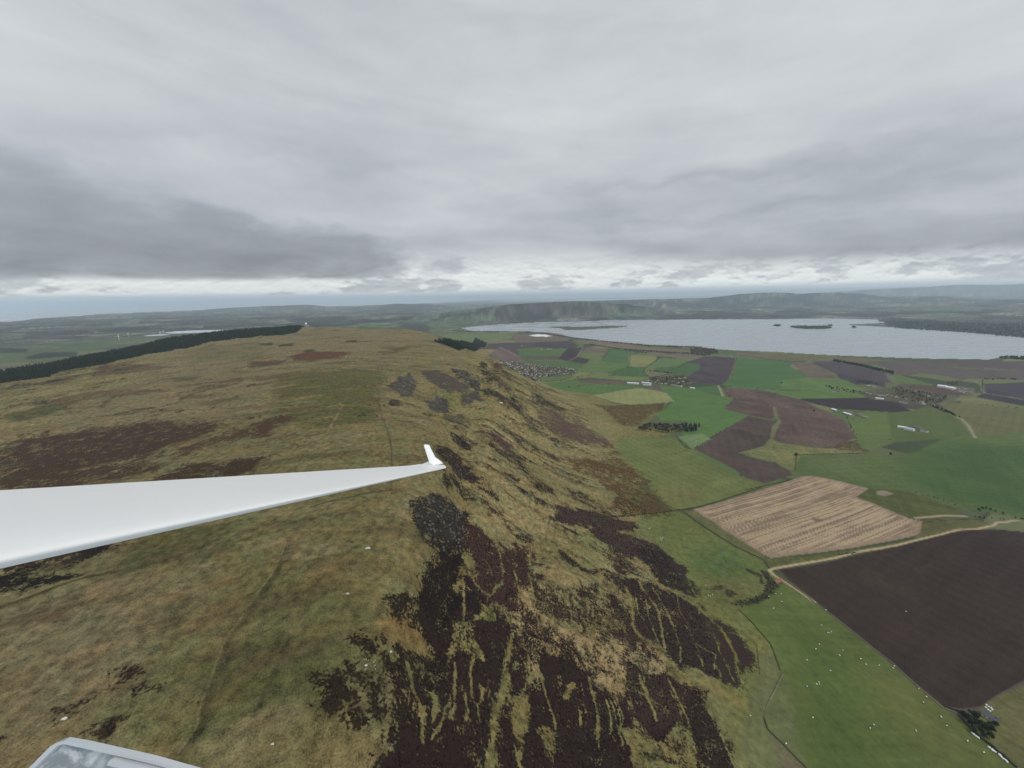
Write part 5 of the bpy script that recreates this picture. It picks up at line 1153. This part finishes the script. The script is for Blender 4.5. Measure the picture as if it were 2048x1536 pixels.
for c_, u_, v_, lb in (('c3', 1095, 840, 'lone tree'), ('c4', 1230, 815, 'a'), ('c4', 1490, 1035, 'b'), ('c4', 820, 915, 'c'), ('c4', 1350, 1382, 'd'), ('c5', 930, 1465, 'e'), ('c3', 1015, 850, 'f'), ('c3', 790, 795, 'g')):
    lab = {'a': 'dark tree standing alone in the large green field below the loch', 'b': 'dark tree alone on the edge of the reddish ploughed field', 'c': 'tree at the bend of the pale lane beside the reddish field', 'd': 'bushy tree at the end of the hedge above the stubble field',
           'e': 'bushy tree in the hedge right of the reddish field', 'f': 'dark tree in the green field right under the hill crest', 'g': 'tree at the foot of the hill below the village', 'lone tree': 'lone tree in the green field between village and hamlet'}[lb]
    tree('ever', hit(*px(c_, [(u_, v_)])[0]), rng.uniform(.7, 1.0), lab, 'single field trees')


# --- buildings
def gable(w, l, h, rise, wall, roof, name, P_, rot, label, cat, group=None, chimney=False, windows=0, over=.35):
    o = bpy.data.objects.new(name, None); COL.objects.link(o); o.location = (P_[0], P_[1], float(gz(P_[0], P_[1])[0])-.1); o.rotation_euler = (0, 0, rot); o['label'] = label; o['category'] = cat
    if group: o['group'] = group
    m_ = MB(); a, b = w/2, l/2
    m_.add([(-a, -b, -1), (a, -b, -1), (a, b, -1), (-a, b, -1), (-a, -b, h), (a, -b, h), (a, b, h), (-a, b, h), (0, -b, h+rise), (0, b, h+rise)], [(0, 1, 5, 8, 4), (2, 3, 7, 9, 6), (1, 2, 6, 5), (3, 0, 4, 7)])
    put('wall', m_.mesh('wall', wall), o)
    r_ = MB(); t_ = .18; sl_ = rise/a; q = over
    for sg in (-1, 1):
        V = [(0, -b-q, h+rise+.02), (sg*(a+q), -b-q, h-sl_*q+.02), (sg*(a+q), b+q, h-sl_*q+.02), (0, b+q, h+rise+.02)]; V += [(vx, vy, vz+t_) for vx, vy, vz in V]
        r_.add(V, [(0, 1, 2, 3), (7, 6, 5, 4), (0, 4, 5, 1), (1, 5, 6, 2), (2, 6, 7, 3), (3, 7, 4, 0)])
    ro = put('roof', r_.mesh('roof', roof), o)
    if chimney:
        c_ = MB(); c_.box(-.45, .45, b-1.2, b-.3, h+rise-.5, h+rise+1.1); put('chimney', c_.mesh('chimney', M_stone), ro)
    for k_ in range(windows):
        wd = MB(); yy = -b+(k_+.7)*l/(windows+.4)
        for sx in (-1, 1): wd.box(sx*(a+.03)-.03, sx*(a+.03)+.03, yy-.5, yy+.5, .9, 2.1)
        put('window', wd.mesh('window', M_glass), o)
    return o
hp = fill(hits('c3', VILL), .01); keep = []
for p_ in hp:
    if all(np.hypot(*(p_-q_)) > 17 for q_ in keep): keep.append(p_)
keep = keep[:230]
vdir = hits('c3', [(560, 700), (1000, 715)]); vang = math.atan2(vdir[1][1]-vdir[0][1], vdir[1][0]-vdir[0][0])
vx0, vx1 = min(p_[0] for p_ in keep), max(p_[0] for p_ in keep)
PROTO = {}
def house(P_, rot, wk, rk, s_, label, group):
    key = (wk, rk, s_)
    wm = {'white': M_white, 'stone': M_stone, 'brown': M_decid}[wk]; rm = {'grey': M_slate, 'red': M_tile}[rk]
    if key not in PROTO: PROTO[key] = gable(7.5*s_, 12*s_, 3.4*s_, 2.6*s_, wm, rm, 'house', P_, rot, label, 'house', group); return
    pr = PROTO[key]; o = pr.copy(); COL.objects.link(o); o.location = (P_[0], P_[1], float(gz(P_[0], P_[1])[0])-.1); o.rotation_euler = (0, 0, rot); o['label'] = label; o['group'] = group
    for ch in pr.children: c_ = ch.copy(); COL.objects.link(c_); c_.parent = o
for i_, p_ in enumerate(keep):
    wk = 'white' if rng.uniform() < .7 else 'stone'; rk = 'grey' if rng.uniform() < .72 else 'red'; part = ['left', 'middle', 'right'][min(int(3*(p_[0]-vx0)/(vx1-vx0)), 2)]
    house(p_, vang+rng.choice([0, 1.57])+rng.normal(0, .25), wk, rk, float(rng.choice([.85, 1.0, 1.2])), f"{wk} house with {rk} roof in the {part} part of the village below the hill", f"{wk} and {rk} houses, {part} part of the village")
def hpx(c_, u_, v_): return hit(*px(c_, [(u_, v_)])[0])
def rot_of(c_, a_, b_): p_, q_ = hits(c_, [a_, b_]); return math.atan2(q_[1]-p_[1], q_[0]-p_[0])-math.pi/2
def barn(c_, a_, b_, w, h, wall, roof, label, name='barn', cat='barn', group=None, **k):
    p_, q_ = hits(c_, [a_, b_]); L = float(np.hypot(*(q_[:2]-p_[:2]))); return gable(w, L, h, w*.16 if 'rise' not in k else k.pop('rise'), wall, roof, name, (p_+q_)/2, math.atan2(q_[1]-p_[1], q_[0]-p_[0])-math.pi/2, label, cat, group, **k)
barn('c4', (18, 816), (108, 822), 16, 6, M_shed, M_shed, 'long white barn at the left end of the hamlet in the green fields')
barn('c4', (132, 812), (205, 820), 12, 5, M_shed, M_shed, 'white barn in the middle of the three at the hamlet')
barn('c4', (140, 828), (208, 832), 10, 4.5, M_shed, M_bshed, 'pale blue barn in front of the other barns of the hamlet')
barn('c4', (368, 828), (445, 842), 13, 5, M_white, M_slate, 'white barn at the right of the hamlet beside leafless trees'); barn('c4', (512, 853), (548, 858), 10, 5, M_white, M_shed, 'small white barn standing alone right of the hamlet')
for u_, v_ in ((285, 817), (318, 818), (262, 792), (300, 785), (345, 800), (400, 778), (432, 776), (455, 800), (180, 795), (240, 805), (375, 800), (470, 770), (420, 812)):
    wk = 'white' if v_ > 790 or u_ > 390 else 'stone'; house(hpx('c4', u_, v_), rng.uniform(0, 3), wk, 'grey', 1.0, f"{wk} walled house with grey roof in the hamlet beside the long barns", f"{wk} houses of the hamlet")
house(hpx('c4', 835, 608), .5, 'white', 'grey', 1.2, 'white house alone at the top of the dark brown field near the loch', 'lone houses')
for u_, v_, lb in ((646, 520, 'white house in the brown fields left of the loch shore'), (800, 545, 'small white house at the left end of the far green strip'), (850, 545, 'white house in the middle of the far green strip'), (870, 544, 'white house at the right end of the far green strip')): house(hpx('c3', u_, v_), .3, 'white', 'grey', 1.2, lb, 'lone houses')
k_ = 0
for u_, v_, wk, rk in ((728, 948, 'white', 'grey'), (760, 958, 'white', 'grey'), (790, 962, 'stone', 'grey'), (835, 970, 'white', 'grey'), (870, 972, 'white', 'grey'), (900, 966, 'white', 'grey'), (930, 975, 'stone', 'red'), (975, 985, 'white', 'red'), (1020, 1028, 'white', 'grey'), (1055, 1036, 'white', 'grey'),
                       (1000, 1005, 'stone', 'red'), (1050, 1000, 'stone', 'red'), (1090, 1015, 'stone', 'grey'), (1190, 1028, 'white', 'grey'), (1205, 1042, 'white', 'grey'), (1165, 1042, 'stone', 'grey'), (1285, 1052, 'white', 'grey'), (1060, 918, 'stone', 'red'), (1090, 922, 'stone', 'red'), (1130, 935, 'stone', 'red'),
                       (1210, 965, 'stone', 'grey'), (1240, 975, 'white', 'grey'), (1150, 990, 'stone', 'grey'), (950, 935, 'stone', 'grey'), (1330, 995, 'stone', 'grey'), (745, 887, 'white', 'grey'), (790, 895, 'white', 'grey'), (820, 893, 'stone', 'grey'), (455, 938, 'white', 'grey'), (490, 940, 'stone', 'grey')):
    pl = 'at the left edge' if u_ < 850 else ('in the middle' if u_ < 1100 else 'at the right edge'); house(hpx('c5', u_, v_), rng.uniform(0, 3), wk, rk, 1.1, f"{wk} walled house with {rk} roof {pl} of the right hand village", f"{wk} and {rk} houses {pl} of the right hand village")
barn('c5', (800, 998), (870, 1006), 12, 5, M_white, M_shed, 'long white shed at the near edge of the right hand village'); barn('c5', (1322, 896), (1400, 905), 30, 8, M_shed, M_shed, 'big white farm shed, the left of the pair near the right edge', rise=3); barn('c5', (1400, 908), (1465, 918), 26, 7, M_shed, M_shed, 'big white farm shed, the right of the pair near the right edge', rise=3)
for k_, (u_, v_) in enumerate(((1490, 915), (1520, 925), (1550, 935), (1580, 938), (1605, 942), (1560, 915), (1510, 938), (1540, 948))):
    house(hpx('c5', u_, v_), rng.uniform(0, 3), 'white', 'grey', .85, 'small pale cabin in the yard right of the big white sheds', 'cabins in the yard')
barn('c5', (440, 1090), (480, 1106), 13, 5, M_stone, M_shed, 'pale farm shed at the left end of the steading by the reddish field'); barn('c5', (540, 1122), (605, 1142), 15, 5, M_stone, M_shed, 'long pale shed in the middle of the steading by the reddish field'); barn('c5', (562, 1108), (600, 1130), 10, 5, M_stone, M_slate, 'grey roofed shed behind the steading by the reddish field')
barn('c5', (655, 1132), (680, 1150), 9, 4, M_stone, M_slate, 'roofless looking stone shed right of the steading'); barn('c5', (690, 1148), (735, 1158), 9, 3.5, M_stone, M_stone, 'low stone building at the right end of the steading')
barn('c5', (985, 1238), (1060, 1248), 13, 5, M_white, M_shed, 'white roofed barn at the left of the farm in the bright green field'); barn('c5', (1045, 1252), (1125, 1268), 16, 6, M_shed, M_bshed, 'long pale grey barn in the middle of the farm in the green field')
barn('c5', (1115, 1236), (1190, 1256), 12, 5, M_stone, M_slate, 'dark roofed barn at the back of the farm in the green field'); barn('c5', (1180, 1268), (1240, 1280), 10, 4, M_white, M_slate, 'white farmhouse at the right end of the farm in the green field', 'farmhouse', 'house', chimney=True)
o = gable(6.5, 11, 3, 2.6, M_white, M_slate, 'cottage', hpx('c8', 1812, 1196), rot_of('c8', (1790, 1180), (1835, 1205)), 'white cottage among dark trees at the corner of the ploughed field', 'cottage', None, True, 3)
barn('c6', (1262, 1112), (1300, 1100), 5, 2.4, M_rust, M_rust, 'small brown hut with rusty roof beside the bend of the track', 'hut', 'hut', rise=1.2)
# --- cars and bales by the cottage
def lump(V0, mat_, name, seed=0, r=(1, 1, 1), n_=2, jit=.12):
    import bmesh
    bm = bmesh.new(); bmesh.ops.create_icosphere(bm, subdivisions=n_, radius=1)
    for v in bm.verts: k_ = 1+rng.uniform(-jit, jit); v.co = Vector((v.co.x*r[0]*k_, v.co.y*r[1]*k_, v.co.z*r[2]*k_))
    me = bpy.data.meshes.new(name); bm.to_mesh(me); bm.free(); me.materials.append(mat_); return me
def cyl_bale():
    m_ = MB(); m_.tube([(-.75, 0, .68), (-.66, 0, .68), (.66, 0, .68), (.75, 0, .68)], [.58, .7, .7, .58], 12); return m_.mesh('bale', M_bale, True)
bm_ = cyl_bale(); k_ = 0
for (a_, b_), (c_, d_), n_ in (((1690, 1298), (1740, 1336), 9), ((1805, 1396), (1850, 1430), 8), ((1872, 1444), (1935, 1500), 11)):
    for t_ in np.linspace(0, 1, n_):
        P_ = hpx('c8', a_+(c_-a_)*t_, b_+(d_-b_)*t_)
        o = put('silage_bale', bm_, None, (P_[0]+rng.normal(0, .3), P_[1]+rng.normal(0, .3), P_[2]), label='white wrapped bale in the row along the hedge below the cottage', category='bale', group='white bales along the hedge'); o.rotation_euler = (0, 0, rng.uniform(0, 3))
for u_, v_ in ((1790, 1108), (1805, 1120), (1822, 1128), (1800, 1140), (1815, 1150), (1785, 1095+30), (1830, 1140)):
    P_ = hpx('c8', u_, v_); put('silage_bale', bm_, None, tuple(P_), label='white wrapped bale stored in the yard above the cottage', category='bale', group='white bales in the cottage yard')
# --- sheep
import bmesh as _bm
def sheep_parts():
    b = MB(); b.tube([(-.62, 0, .66), (-.55, 0, .68), (-.3, 0, .70), (.05, 0, .69), (.38, 0, .71), (.55, 0, .74), (.60, 0, .74)], [.08, .24, .33, .34, .32, .22, .08], 10)
    h = MB(); h.tube([(.50, 0, .76), (.66, 0, .82), (.80, 0, .78), (.92, 0, .70)], [.13, .12, .10, .05], 8)
    for s_ in (-1, 1): h.tube([(.68, s_*.08, .88), (.66, s_*.2, .87)], [.035, .015], 5)
    L = []
    for sx, sy in ((-.42, -.15), (-.42, .15), (.36, -.15), (.36, .15)): l_ = MB(); l_.tube([(sx, sy, .52), (sx, sy, .28), (sx+.01, sy, 0)], [.075, .045, .035], 6); L.append(l_.mesh('leg', M_face))
    return b.mesh('fleece', M_wool, True), h.mesh('head', M_face, True), L
SB, SH, SL = sheep_parts()
SHEEP = [('c8', q_) for q_ in [(352, 350), (390, 350), (306, 368), (393, 404), (337, 449), (664, 565), (708, 617), (721, 618), (733, 609), (650, 695), (626, 728), (811, 736), (788, 770), (566, 803), (932, 795), (968, 832), (1058, 838), (1161, 845), (1154, 858), (726, 875), (648, 955), (632, 968), (650, 968), (566, 984), (1329, 999),
         (1381, 1053), (1361, 1092), (606, 1196), (1023, 1245), (997, 1268), (1310, 1286), (1481, 1192), (1520, 1250), (1661, 1356), (1772, 1434), (620, 408), (695, 460), (423, 1374), (180, 1182)]]+[('c6', q_) for q_ in [(407, 743), (480, 810), (497, 805), (492, 815), (790, 1132), (808, 1200), (820, 1206), (835, 1198), (450, 125), (750, 118)]]+[('c8', (1243, 470)), ('d7', (1700, 540)), ('d7', (1790, 605)), ('d7', (1783, 618))]
for k_, (c_, q_) in enumerate(SHEEP):
    P_ = hpx(c_, *q_); o = bpy.data.objects.new('sheep', None); COL.objects.link(o); o.location = P_; o.rotation_euler = (0, 0, rng.uniform(0, 6.28)); s_ = rng.uniform(1.25, 1.6); o.scale = (s_, s_, s_)
    put('fleece', SB, o); put('head', SH, o)
    for l_ in SL: put('leg', l_, o)
    o['category'] = 'sheep'
    if (c_, q_) == ('c8', (1243, 470)): o['label'] = 'single white sheep out on the dark ploughed field'
    elif c_ == 'c8' and q_[1] < 500: o['label'] = 'white sheep near the top of the pasture, close to the track bend'; o['group'] = 'sheep at the top of the pasture'
    elif c_ == 'c8' and q_[1] < 1010: o['label'] = 'white sheep in the middle of the green pasture beside the ploughed field'; o['group'] = 'sheep in the middle of the pasture'
    elif c_ == 'c8': o['label'] = 'white sheep in the lowest part of the green pasture'; o['group'] = 'sheep in the lowest part of the pasture'
    else: o['label'] = 'white sheep on the rough pasture below the stubble field'; o['group'] = 'sheep on the rough pasture'


# --- walls, fences
def ribbon(name, P3, w, h, mat_, label, cat, jit=.25, step=3., gaps=0):
    P3 = np.asarray(P3)[:, :2]; pts = [P3[0]]
    for a_, b_ in zip(P3[:-1], P3[1:]):
        n_ = max(int(np.hypot(*(b_-a_))/step), 1); pts += [a_+(b_-a_)*t_ for t_ in np.linspace(0, 1, n_+1)[1:]]
    pts = np.array(pts)+rng.normal(0, jit*.25, (len(pts), 2)); zz_ = gz(pts[:, 0], pts[:, 1]); m_ = MB(); V = []; Fs = []
    for i_, p_ in enumerate(pts):
        d = pts[min(i_+1, len(pts)-1)]-pts[max(i_-1, 0)]; d = d/(np.hypot(*d)+1e-9); nrm = np.array([-d[1], d[0]]); hh = h*rng.uniform(1-jit, 1+jit)
        for sx, zt in ((-.5, -.5), (-.38, hh), (.38, hh), (.5, -.5)): V.append((p_[0]+nrm[0]*w*sx, p_[1]+nrm[1]*w*sx, zz_[i_]+zt))
        if i_:
            b = i_*4
            for j in range(3): Fs.append((b-4+j, b-3+j, b+1+j, b+j))
    Fs += [(0, 1, 2, 3), tuple(len(V)-4+j for j in (3, 2, 1, 0))]
    m_.add(V, Fs); return put(name, m_.mesh(name, mat_), label=label, category=cat)
ribbon('dry_stone_wall', hits('d5', [(830, 362), (760, 395), (720, 430), (708, 480), (712, 560), (735, 670), (770, 760), (792, 830), (800, 920), (800, 1000), (795, 1160)]), 1.1, 1.0, M_dyke, 'old dry stone wall running down the moor behind the wing tip', 'wall')
ribbon('dry_stone_wall', hits('d5', [(790, 1164), (640, 1182), (450, 1225), (230, 1280)]), .9, .6, M_dyke, 'tumbled stone wall crossing the moor just below the wing', 'wall', .5)
ribbon('dry_stone_wall', hits('c8', [(345, 205), (430, 262), (560, 355), (620, 410), (830, 570), (1000, 705), (1160, 830), (1330, 990), (1500, 1130), (1590, 1165)]), .8, 1.0, M_fence, 'pale stone wall between the sheep pasture and the ploughed field', 'wall', .3)
ribbon('dry_stone_wall', hits('c6', [(630, 622), (780, 728), (1000, 868), (1190, 958), (1222, 1010)]), .8, .9, M_dyke, 'stone wall along the left edge of the stubble field', 'wall')
ribbon('dry_stone_wall', hits('c8', [(400, 890), (350, 990), (290, 1110), (272, 1180), (300, 1270), (400, 1370), (570, 1545)]), .7, .8, M_dyke, 'curving stone wall at the foot of the dark heather slope', 'wall')
ribbon('dry_stone_wall', hits('c8', [(100, 455), (180, 530), (320, 690), (385, 870)]), .6, .8, M_dyke, 'short stone wall at the left of the sheep pasture', 'wall')
ribbon('hedge', hits('c8', [(1600, 1175), (1700, 1285), (1850, 1405), (2000, 1535)]), 1.6, 1.6, M_hedge, 'dark hedge from the cottage to the bottom right corner', 'hedge', .5)
ribbon('hedge', hits('c8', [(1500, 1112), (1560, 1135), (1610, 1150)]), 1.6, 1.6, M_hedge, 'short hedge at the lower corner of the ploughed field', 'hedge', .5)
ribbon('hedge', hits('c6', [(590, 612), (700, 602), (950, 530), (1190, 448), (1380, 405)]), 1.2, 1.2, M_hedge, 'low hedge along the top edge of the stubble field', 'hedge', .6)
ribbon('fence', hits('c6', [(590, 110), (655, 190), (690, 200)]), .5, 1.0, M_hedge, 'fence line from the copse to the brown field corner', 'fence', .3)
# --- boulders, and a pale slab added to imitate a bright reflection below the wing
for c_, u_, v_, s_, lb in (('f', 736, 1096, 1.5, 'flat pale slab imitating a light reflection on the moor right below the wing'), ('f', 695, 1187, .9, 'pale boulder on the moor left of the dark heather'), ('f', 128, 1437, 1.0, 'small pale boulder near the bottom left corner of the moor'), ('f', 1001, 806, 4.2, 'white rock outcrop in the dark heather of the far slope'),
                           ('f', 545, 1488, .6, 'pale stone on the moor near the bottom edge'), ('d2', 790, 835, .7, 'pale stone among the scattered rocks left of the heather'), ('d2', 958, 742, .9, 'grey boulder at the edge of the black heather')):
    P_ = hpx(c_, u_, v_); put('boulder', lump(0, M_rock, 'boulder', 0, (s_*1.4, s_, s_*.45), 2, .2), None, tuple(P_), label=lb, category='rock')
for k_ in range(11):
    P_ = hpx('d2', rng.uniform(760, 860), rng.uniform(790, 870)); put('stone', lump(0, M_rock, 'stone', 0, (.35, .28, .2), 1, .2), None, tuple(P_), label='small pale stone in the cluster left of the black heather', category='rock', group='cluster of small stones')


# --- wind turbines, radome
def turbine(P_, H_, rot, ph, label):
    o = bpy.data.objects.new('wind_turbine', None); COL.objects.link(o); o.location = P_; o.rotation_euler = (0, 0, rot); o['label'] = label; o['category'] = 'wind turbine'; o['group'] = 'turbines on the left lowland'
    m_ = MB(); m_.tube([(0, 0, -2), (0, 0, H_)], [H_*.036, H_*.022], 12); put('tower', m_.mesh('tower', M_tower, True), o)
    m_ = MB(); m_.box(-2.4, 2.4, -4, 6, H_-1.5, H_+3.2); put('nacelle', m_.mesh('nacelle', M_tower), o)
    m_ = MB(); m_.tube([(0, -4, H_+.8), (0, -6, H_+.8), (0, -7.2, H_+.8)], [2.2, 1.8, .3], 10); hub = put('hub', m_.mesh('hub', M_tower, True), o)
    for k_ in range(3):
        t_ = ph+k_*2.094; L = H_*.55; m_ = MB(); d = Vector((math.sin(t_), 0, math.cos(t_))); e_ = Vector((math.cos(t_), 0, -math.sin(t_))); V = []
        for f_, c_ in ((.03, 1.6), (.2, 3.4), (.6, 2.0), (1, .5)):
            b_ = Vector((0, -5.2, H_+.8))+d*L*f_
            V += [b_-e_*c_*.5, b_+Vector((0, .35, 0)), b_+e_*c_*.5, b_-Vector((0, .35, 0))]
        Fs = [(i*4+j, i*4+(j+1) % 4, i*4+4+(j+1) % 4, i*4+4+j) for i in range(3) for j in range(4)]+[(3, 2, 1, 0), (12, 13, 14, 15)]
        m_.add(V, Fs); put('blade', m_.mesh('blade', M_tower), o)
for k_, (u_, v_, hpx_) in enumerate(((238.7, 682, 15), (257, 673.5, 9), (321.5, 671, 10), (327.5, 669, 10))):
    P_ = hit(u_, v_); dist = math.hypot(P_[0], P_[1]); H_ = hpx_*math.hypot(dist, 0)/math.hypot(F, u_-1024)*.66
    turbine(P_, H_, .5+.3*k_, .3+.7*k_, ['leftmost and tallest white wind turbine on the lowland beyond the plantation', 'second white wind turbine from the left beyond the plantation', 'white wind turbine just left of the bright reservoir, left of the close pair', 'white wind turbine beside the left end of the reservoir, right of the close pair'][k_])
P_ = aty(611.7, 647.5, 2640); gq = float(gz(P_[0], P_[1])[0]); o = bpy.data.objects.new('radar_dome', None); COL.objects.link(o); o.location = (P_[0], P_[1], gq); o['label'] = 'white round radar dome above the end of the conifer plantation'; o['category'] = 'radar dome'
rz_ = P_[2]-gq
put('dome', lump(0, M_tower, 'dome', 0, (7.5, 7.5, 7.5), 3, 0), o, (0, 0, rz_)); m_ = MB(); m_.tube([(0, 0, -2), (0, 0, max(rz_-6, 1))], [5, 5], 12); put('base', m_.mesh('base', M_stone), o)


# ------------------------------------------------------------------ the glider we look out of: left wing with winglet, canopy window
def cw_(p_): return CAM+RT*p_[0]+UP*p_[1]+FW*p_[2]
M_wing = bpy.data.materials.new('white gelcoat'); M_wing.use_nodes = True; b_ = M_wing.node_tree.nodes['Principled BSDF']; gg = NG(M_wing.node_tree)
tcn = gg.n('ShaderNodeTexCoord'); ns = gg.noise(tcn.outputs['Object'], 3, 4, .6); M_wing.node_tree.links.new(gg.mix(gg.ss(ns, .4, .7), (.86, .87, .87), (.83, .85, .86)), b_.inputs['Base Color'])
b_.inputs['Roughness'].default_value = .5; b_.inputs['Coat Weight'].default_value = .12; b_.inputs['Coat Roughness'].default_value = .12
gl = bpy.data.objects.new('glider', None); COL.objects.link(gl); gl.location = tuple(CAM+RT*-.6+UP*-.5+FW*.1); gl['label'] = 'white glider wing reaching out over the moor, with a small upturned winglet'; gl['category'] = 'glider'
off = np.array(gl.location)
# (span z, leading edge x,y, trailing edge x,y) in metres from the eye
LEe = lambda s_: (-.348-.1065*s_, -.073-.198*s_); TEe = lambda s_: (-1.25-.04*s_, -.075-.191*s_)
ST_ = [.10, .2, .3, .45, .65, .9, 1.2, 1.6, 2.2, 3, 4, 5, 5.8, 6.2, 6.42, 6.58, 6.62]
V = []; NS = 24
def sect(s_):
    a = np.array([*LEe(s_), s_]); b = np.array([*TEe(s_), s_]); 
    if s_ > 5.8: k_ = (s_-5.8)/.82; b = b+(a-b)*.16*k_**4; a = a+(b-a)*.18*k_**4; lf = np.array([0, .035*k_**2, 0]); a = a+lf; b = b+lf
    up_ = np.array([0, .965, .2]); ch = np.linalg.norm(a-b); out_ = []
    for i_ in range(NS):
        if i_ < NS//2: t_ = i_/(NS/2); sg = 1
        else: t_ = 1-(i_-NS/2)/(NS/2); sg = -1
        t_ = .5-.5*math.cos(math.pi*t_)                        # 0 trailing, 1 leading
        xx = 1-t_; th_ = .6*(.2969*math.sqrt(xx)-.126*xx-.3516*xx**2+.2843*xx**3-.1036*xx**4)
        yy = th_*ch*(.27 if sg > 0 else -.5)
        out_.append(b+(a-b)*t_+up_*yy)
    return out_
for s_ in ST_: V += sect(s_)
Fs = [(i*NS+j, i*NS+(j+1) % NS, (i+1)*NS+(j+1) % NS, (i+1)*NS+j) for i in range(len(ST_)-1) for j in range(NS)]+[tuple(range(NS)), tuple((len(ST_)-1)*NS+j for j in range(NS))[::-1]]
V = [tuple(cw_(v)-off) for v in V]; wing = put('wing', solid('wing', V, Fs, M_wing, True), gl)
sub = wing.modifiers.new('smooth', 'SUBSURF'); sub.levels = 1; sub.render_levels = 2
def rayp(u_, v_, zc_): return np.array([(u_-1024)/F*zc_, -(v_-768)/F*zc_, zc_])
wl = [((836, 934.5), 6.3), ((859, 925.5), 6.36), ((847.6, 891), 6.40), ((850, 889), 6.44), ((858.4, 890.2), 6.50), ((864, 902), 6.52), ((870.5, 914.5), 6.54), ((882.5, 923.5), 6.56), ((886, 927), 6.56), ((868, 930), 6.5)]
V = [rayp(*a_, b_-.12) for a_, b_ in wl]; V = V+[v+np.array([-.006, -.002, .03]) for v in V]; n_ = len(wl)
Fs = [tuple(range(n_)), tuple(range(2*n_-1, n_-1, -1))]+[(j, (j+1) % n_, n_+(j+1) % n_, n_+j) for j in range(n_)]
put('winglet', solid('winglet', [tuple(cw_(v)-off) for v in V], Fs, M_wing), wing)
# sliding window of the canopy, low on the left
M_acr = bpy.data.materials.new('scuffed acrylic'); M_acr.use_nodes = True; b_ = M_acr.node_tree.nodes['Principled BSDF']; gg = NG(M_acr.node_tree); tcn = gg.n('ShaderNodeTexCoord'); ns = gg.noise(tcn.outputs['Object'], 28, 5, .6, 1.5)
M_acr.node_tree.links.new(gg.mix(gg.ss(ns, .4, .65), (.26, .29, .31), (.62, .66, .67)), b_.inputs['Base Color']); b_.inputs['Roughness'].default_value = .25; b_.inputs['Alpha'].default_value = .9
M_rail = col_mat('clear rail', (196, 200, 204), var=.03, rough_=.2)
pane = [(40, 1560), (84, 1512), (108, 1491), (126, 1486), (164, 1493), (293, 1523), (400, 1553), (520, 1600), (40, 1650)]
def slab(P_, zc_, th_, name, mat_, par):
    V = [rayp(*a_, zc_) for a_ in P_]; V = V+[v+np.array([0, -.002, th_]) for v in V]; n_ = len(P_)
    me = solid(name, [tuple(cw_(v)-off) for v in V], [tuple(range(n_)), tuple(range(2*n_-1, n_-1, -1))]+[(j, (j+1) % n_, n_+(j+1) % n_, n_+j) for j in range(n_)], mat_); return put(name, me, par)
pn = slab(pane, .42, .006, 'canopy_window', M_acr, gl)
slab([(100, 1493), (112, 1486), (126, 1482), (170, 1490), (300, 1519), (420, 1553), (418, 1560), (296, 1526), (166, 1496.5), (126, 1488), (114, 1492), (60, 1545), (52, 1542)], .412, .007, 'rim', M_rail, pn)
slab([(216, 1524), (222, 1519), (330, 1545), (330, 1556), (214, 1531)], .408, .006, 'handle', M_rail, pn)
# another glider, tiny, far out in front of the clouds
P_ = aty(1070, 483.5, 2600); far = bpy.data.objects.new('distant_glider', None); COL.objects.link(far); far.location = tuple(P_); far.rotation_euler = (0, math.radians(8), .15); far['label'] = 'tiny distant glider flying in front of the pale clouds'; far['category'] = 'glider'
m_ = MB(); m_.tube([(0, -3, 0), (0, -2, .1), (0, 0, .1), (0, 3.5, 0)], [.15, .4, .35, .1], 8); fu = put('fuselage', m_.mesh('fuselage', M_face, True), far)
for sg in (-1, 1): m_ = MB(); m_.box(min(0, sg*9), max(0, sg*9), -.9, .1, .2, .38); put('wing', m_.mesh('wing', M_face), far)
m_ = MB(); m_.box(-.06, .06, 3, 3.7, 0, 1.4); put('fin', m_.mesh('fin', M_face), far)
